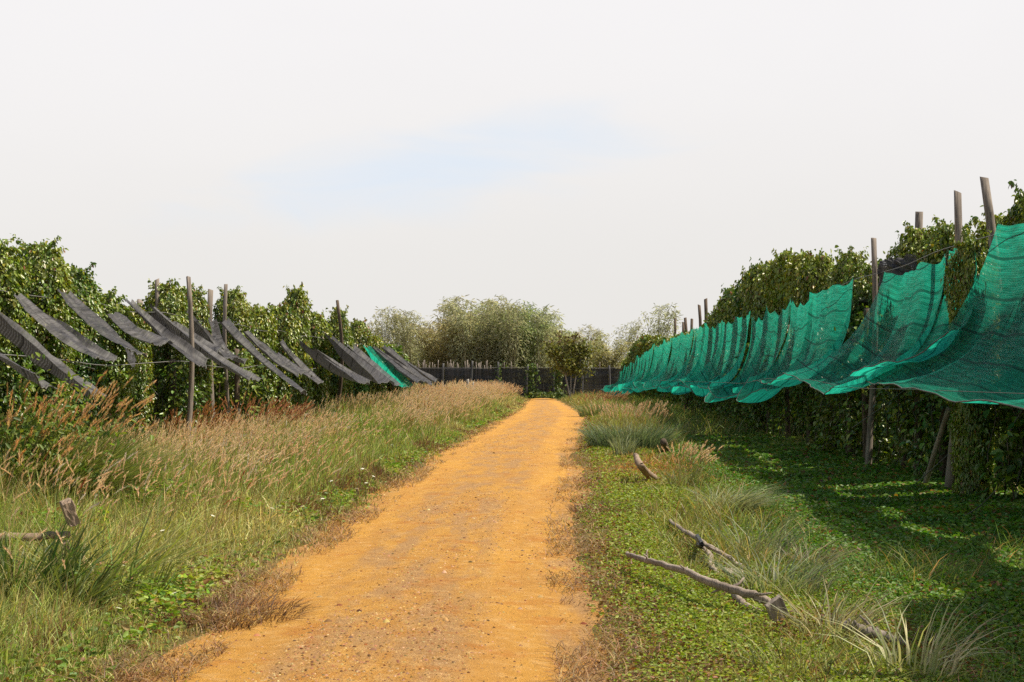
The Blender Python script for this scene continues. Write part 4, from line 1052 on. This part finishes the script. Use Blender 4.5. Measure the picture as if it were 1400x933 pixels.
tuft(20, 850, 'dark green sedge tuft at the edge of the photo', n=300, h=0.75, wd=0.02, spread=0.32, bend=(0.2, 0.9), c1=(0.045, 0.10, 0.02), c2=(0.15, 0.2, 0.05), Y=9.6)
tuft(90, 870, 'small sedge tuft before the lying log', n=130, h=0.6, wd=0.016, spread=0.18, c1=(0.08, 0.13, 0.03), c2=(0.22, 0.24, 0.07), Y=9.3)
tuft(858, 618, 'blue-green grass clump crowned with pale straw plumes beside the track', n=1300, h=0.8, wd=0.014, spread=0.85, c1=(0.075, 0.13, 0.07), c2=(0.21, 0.26, 0.15), np_=170, pc=((0.75, 0.60, 0.40), (0.64, 0.45, 0.25)), pl=0.17, pw=0.022, wind=0.1, hp=1.2, Y=32, stalk=0.2)
tuft(822, 585, 'far clump of pinkish plumed grass at the track bend', n=600, h=0.7, wd=0.02, spread=0.9, np_=110, pc=((0.55, 0.36, 0.2), (0.45, 0.24, 0.12)), pl=0.26, pw=0.035, Y=58)
tuft(853, 628, 'pale spiky tuft in front of the straw-plumed clump', n=160, h=0.55, wd=0.016, spread=0.2, bend=(0.1, 0.6), c1=(0.20, 0.25, 0.13), c2=(0.42, 0.45, 0.28), Y=28.5)
tuft(995, 700, 'rounded pale tussock swept sideways by the wind', n=420, h=0.62, wd=0.011, spread=0.26, bend=(0.7, 1.5), c1=(0.14, 0.19, 0.08), c2=(0.46, 0.46, 0.28), wind=1.1)
tuft(935, 668, 'small tuft of tawny plumes behind the tied branch', n=140, h=0.45, spread=0.3, np_=60, pc=((0.80, 0.66, 0.42), (0.72, 0.52, 0.30)), pl=0.15, pw=0.022, hp=1.3)
tuft(905, 600, 'dark dry tuft in the shade by the leaning pole', n=160, h=0.5, spread=0.25, c1=(0.05, 0.05, 0.03), c2=(0.2, 0.16, 0.09), Y=33)
tuft(1035, 760, 'thin grey-green tuft at the end of the tied branch', n=130, h=0.62, wd=0.008, spread=0.3, c1=(0.10, 0.15, 0.08), c2=(0.32, 0.34, 0.2))
tuft(1062, 812, 'dense grey-green tussock behind the long dead branch', n=240, h=0.5, wd=0.008, spread=0.34, bend=(0.5, 1.3), c1=(0.10, 0.15, 0.08), c2=(0.36, 0.37, 0.22))
tuft(1100, 765, 'dry arching tuft in the shade of the green nets', n=110, h=0.5, wd=0.009, spread=0.2, bend=(0.7, 1.5), c1=(0.16, 0.14, 0.06), c2=(0.42, 0.36, 0.2))
tuft(1135, 872, 'straw-tipped tussock beside the shaded log', n=120, h=0.5, wd=0.009, spread=0.2, bend=(0.5, 1.3), c1=(0.16, 0.18, 0.07), c2=(0.52, 0.47, 0.27))
tuft(1238, 935, 'stiff straw-coloured tuft at the bottom of the photo', n=85, h=0.55, wd=0.010, spread=0.2, bend=(0.3, 1.4), c1=(0.22, 0.27, 0.10), c2=(0.72, 0.66, 0.40), Y=7.75)
tuft(1085, 925, 'wispy green tuft below the straw-tipped tussock', n=70, h=0.4, wd=0.006, spread=0.25, c1=(0.10, 0.14, 0.04), c2=(0.25, 0.26, 0.1))
tuft(835, 700, 'dull brown dead tuft on the bank beside the track', n=300, h=0.2, wd=0.008, spread=0.5, bend=(0.8, 1.6), c1=(0.10, 0.055, 0.035), c2=(0.24, 0.14, 0.08))
tuft(312, 842, 'matted brown dead grass where the weeds meet the track', n=900, h=0.2, wd=0.006, spread=0.5, bend=(0.6, 1.6), c1=(0.09, 0.05, 0.03), c2=(0.26, 0.15, 0.075))
tuft(1215, 660, 'leafy dark tuft at the foot of the crooked grey pole', n=120, h=0.3, wd=0.02, spread=0.4, c1=(0.05, 0.11, 0.02), c2=(0.14, 0.2, 0.04))

# white wild flowers
fl = MB(); n = 6
for k in range(n):
    a = k / n * 6.283; V, q = leaves(np.zeros((1, 3)), np.array([[math.cos(a), math.sin(a), 0.15]]), np.array([[0, 0, 1.0]]), 0.024, 0.016, 0.05, 0.1); fl.add(V, [q], (0.82, 0.80, 0.70))
V, f = tube([(0, 0, -0.28), (0.01, 0, -0.1), (0, 0, -0.002)], 0.0025, 4); fl.add(V, f, (0.12, 0.17, 0.05))
FLM = fl.mesh('wild_flower'); FLM.materials.append(M_PETAL)
for px, py in [(440, 684), (452, 660), (470, 675), (487, 668), (500, 660), (510, 652), (428, 668), (545, 640), (352, 714), (292, 802), (235, 814), (288, 715), (218, 733), (370, 700), (412, 695), (520, 630), (535, 612), (400, 720), (478, 690), (460, 690), (575, 600), (340, 770), (165, 780), (600, 590), (320, 735), (158, 838), (495, 645), (530, 655)]:
    Y = 1944 * (CH - 0.3) / (py - HY); x0 = (px - VX) * Y / F
    if xl(Y) - x0 < 0.05: continue
    o = link('wild_flower', FLM, None, loc=(x0, Y, G(x0, Y) + 0.30), rot=(rng.uniform(-.4, .4), rng.uniform(-.4, .4), rng.random() * 6), scale=(0.75 + Y / 50,) * 3)
    tag(o, 'small white wild flower in the grass beside the track', 'flower', 'white wild flowers')

# ------------------------------------------------------------------ dead wood
def gp(px, py, lift=0.0):
    Y = 1944 * (CH - lift + 0.03) / (py - HY); x = (px - VX) * Y / F
    Y = 1944 * (CH - lift - G(x, Y)) / (py - HY); x = (px - VX) * Y / F
    return np.array([x, Y, G(x, Y) + lift])


def px_seed(pts): return float(np.sum(np.asarray(pts)[:, 0]) * 3.7 % 50)


def branch(pts, r, label, mat=None, name='dead_branch', knots=0):
    b = MB(); P = spline(pts, 6 * len(pts)); rr = np.interp(np.linspace(0, 1, len(P)), np.linspace(0, 1, len(r)), r)
    P = P + rng.normal(0, 0.004, P.shape)
    V, f = tube(P, rr * (1 + 0.16 * (fbm(np.arange(len(P)) * 0.21, np.zeros(len(P)) + px_seed(pts), 5) - 0.5)), 10, 0.12); b.add(V, f)
    for k in range(3 * knots):
        i = rng.integers(3, len(P) - 3); dv = nrm(rng.normal(0, 1, 3) + [0, 0, 0.8])
        lk = rng.choice([1.0, 1.0, 2.6]); V, f = tube([P[i], P[i] + dv * rr[i] * 1.2 * lk, P[i] + (dv + rng.normal(0, .15, 3)) * rr[i] * 2.0 * lk], [rr[i] * 0.5, rr[i] * 0.34, rr[i] * 0.2], 6, 0.2); b.add(V, f)
    return tag(link(name, b.mesh(name), mat or M_BRANCH), label, 'branch')


branch([gp(856, 757, 0.16), gp(884, 764, 0.18), gp(930, 776, 0.20), gp(968, 793, 0.20), gp(1005, 806, 0.17), gp(1032, 814, 0.14), gp(1060, 832, 0.06)], [0.018, 0.021, 0.024, 0.026, 0.027, 0.028, 0.026], 'longest dead branch lying across the mossy bank', knots=3)
tie = branch([gp(914, 711, 0.10), gp(936, 726, 0.14), gp(955, 738, 0.17), gp(985, 756, 0.14), gp(1016, 778, 0.05)], [0.019, 0.021, 0.022, 0.02, 0.016], 'thin dead branch bound with a black tie', knots=2)
V, f = tube(spline([gp(952, 733, 0.19), gp(958, 742, 0.20), gp(952, 745, 0.10), gp(955, 736, 0.11)], 14), 0.020, 7, 0.2); link('tie', fast_mesh('tie', V, f), M_TIE, tie)
branch([gp(956, 742, 0.15), gp(968, 756, 0.12), gp(971, 772, 0.08), gp(985, 790, 0.02)], [0.018, 0.022, 0.02, 0.018], 'crooked short branch hanging below the black tie')
branch([gp(1000, 806, 0.09), gp(1012, 821, 0.05), gp(1024, 829, 0.03), gp(1040, 837, 0.02)], [0.024, 0.028, 0.028, 0.022], 'curved branch stub under the longest dead branch')
branch([gp(951, 832, 0.03), gp(962, 836, 0.03), gp(976, 841, 0.025)], [0.018, 0.02, 0.012], 'small split stick lying alone on the mossy bank')
branch([gp(1146, 852, 0.10), gp(1170, 858, 0.10), gp(1200, 866, 0.08), gp(1232, 876, 0.05)], [0.028, 0.034, 0.03, 0.02], 'shaded log lying among the straw-tipped grass', mat=M_POST, knots=2)
branch([gp(869, 622, 0.38), gp(874, 634, 0.33), gp(886, 648, 0.12), gp(899, 656, -0.03)], [0.035, 0.05, 0.055, 0.05], 'split grey pole leaning out of the dry orange grass', mat=M_BOARD)
branch([gp(906, 604, 0.3), gp(910, 618, 0.02)], [0.07, 0.10], 'dark stump in the shade beyond the leaning pole', mat=M_POST_D, name='stump')
branch([gp(1098, 642, 0.05), gp(1120, 634, 0.07), gp(1142, 630, 0.06)], [0.04, 0.05, 0.04], 'dark fallen log at the foot of the vines', mat=M_POST_D)


def board(c, size, rot, label, mat=M_BOARD, name='wooden_board'):
    import bmesh
    bm = bmesh.new(); bmesh.ops.create_cube(bm, size=1.0)
    bmesh.ops.scale(bm, vec=size, verts=bm.verts)
    bmesh.ops.subdivide_edges(bm, edges=bm.edges, cuts=3, use_grid_fill=True)
    for v_ in bm.verts: v_.co += Vector(rng.normal(0, 1, 3)) * min(size) * 0.035
    bmesh.ops.bevel(bm, geom=[e for e in bm.edges if e.calc_face_angle(0) > 0.9], offset=min(size) * 0.08, segments=1, affect='EDGES')
    me = bpy.data.meshes.new(name); bm.to_mesh(me); bm.free()
    return tag(link(name, me, mat, loc=c, rot=rot), label, 'board')


q = gp(1062, 840, 0.08); board(q, (0.12, 0.035, 0.26), (0.25, -0.55, 0.35), 'sawn board stub at the thick end of the longest branch', M_POST)
q = gp(1004, 786, 0.04); board(q, (0.15, 0.20, 0.03), (0.35, 0.1, 0.3), 'flat weathered board behind the longest branch', M_BRANCH)
q = PX(88, 703, 10.6); board(q, (0.08, 0.15, 0.19), (0.12, -0.35, 0.5), 'old upright board standing in the sedge')
q = PX(86, 722, 10.6); board((q[0], 10.6, q[2] - 0.36), (0.06, 0.09, 0.5), (0.1, -0.1, 0.4), 'squat support post under the old upright board')
P = [PX(-60, 742, 10.5), PX(0, 738, 10.5), PX(50, 737, 10.55), PX(88, 733, 10.6)]
branch(P, [0.032, 0.032, 0.03, 0.028], 'horizontal grey log half hidden in the sedge', mat=M_BOARD, name='log')['category'] = 'log'

# stones
def stone(px, py, s, label):
    q = gp(px, py); V, f, cc = pebbles(q[None], np.array([s]), np.array([[0.4, 0.27, 0.14]]))
    me = fast_mesh('stone', V, f, smooth=False); o = link('stone', me, M_ROCK)
    md = o.modifiers.new('s', 'SUBSURF'); md.levels = md.render_levels = 2
    return tag(o, label, 'stone')


stone(18, 925, 0.09, 'tan stone in the bottom corner of the photo')
stone(557, 862, 0.03, 'brown stone alone on the ochre track')
stone(436, 838, 0.03, 'pale stone on the track close to its weedy edge')
stone(535, 733, 0.03, 'pale stone on the track farther up')
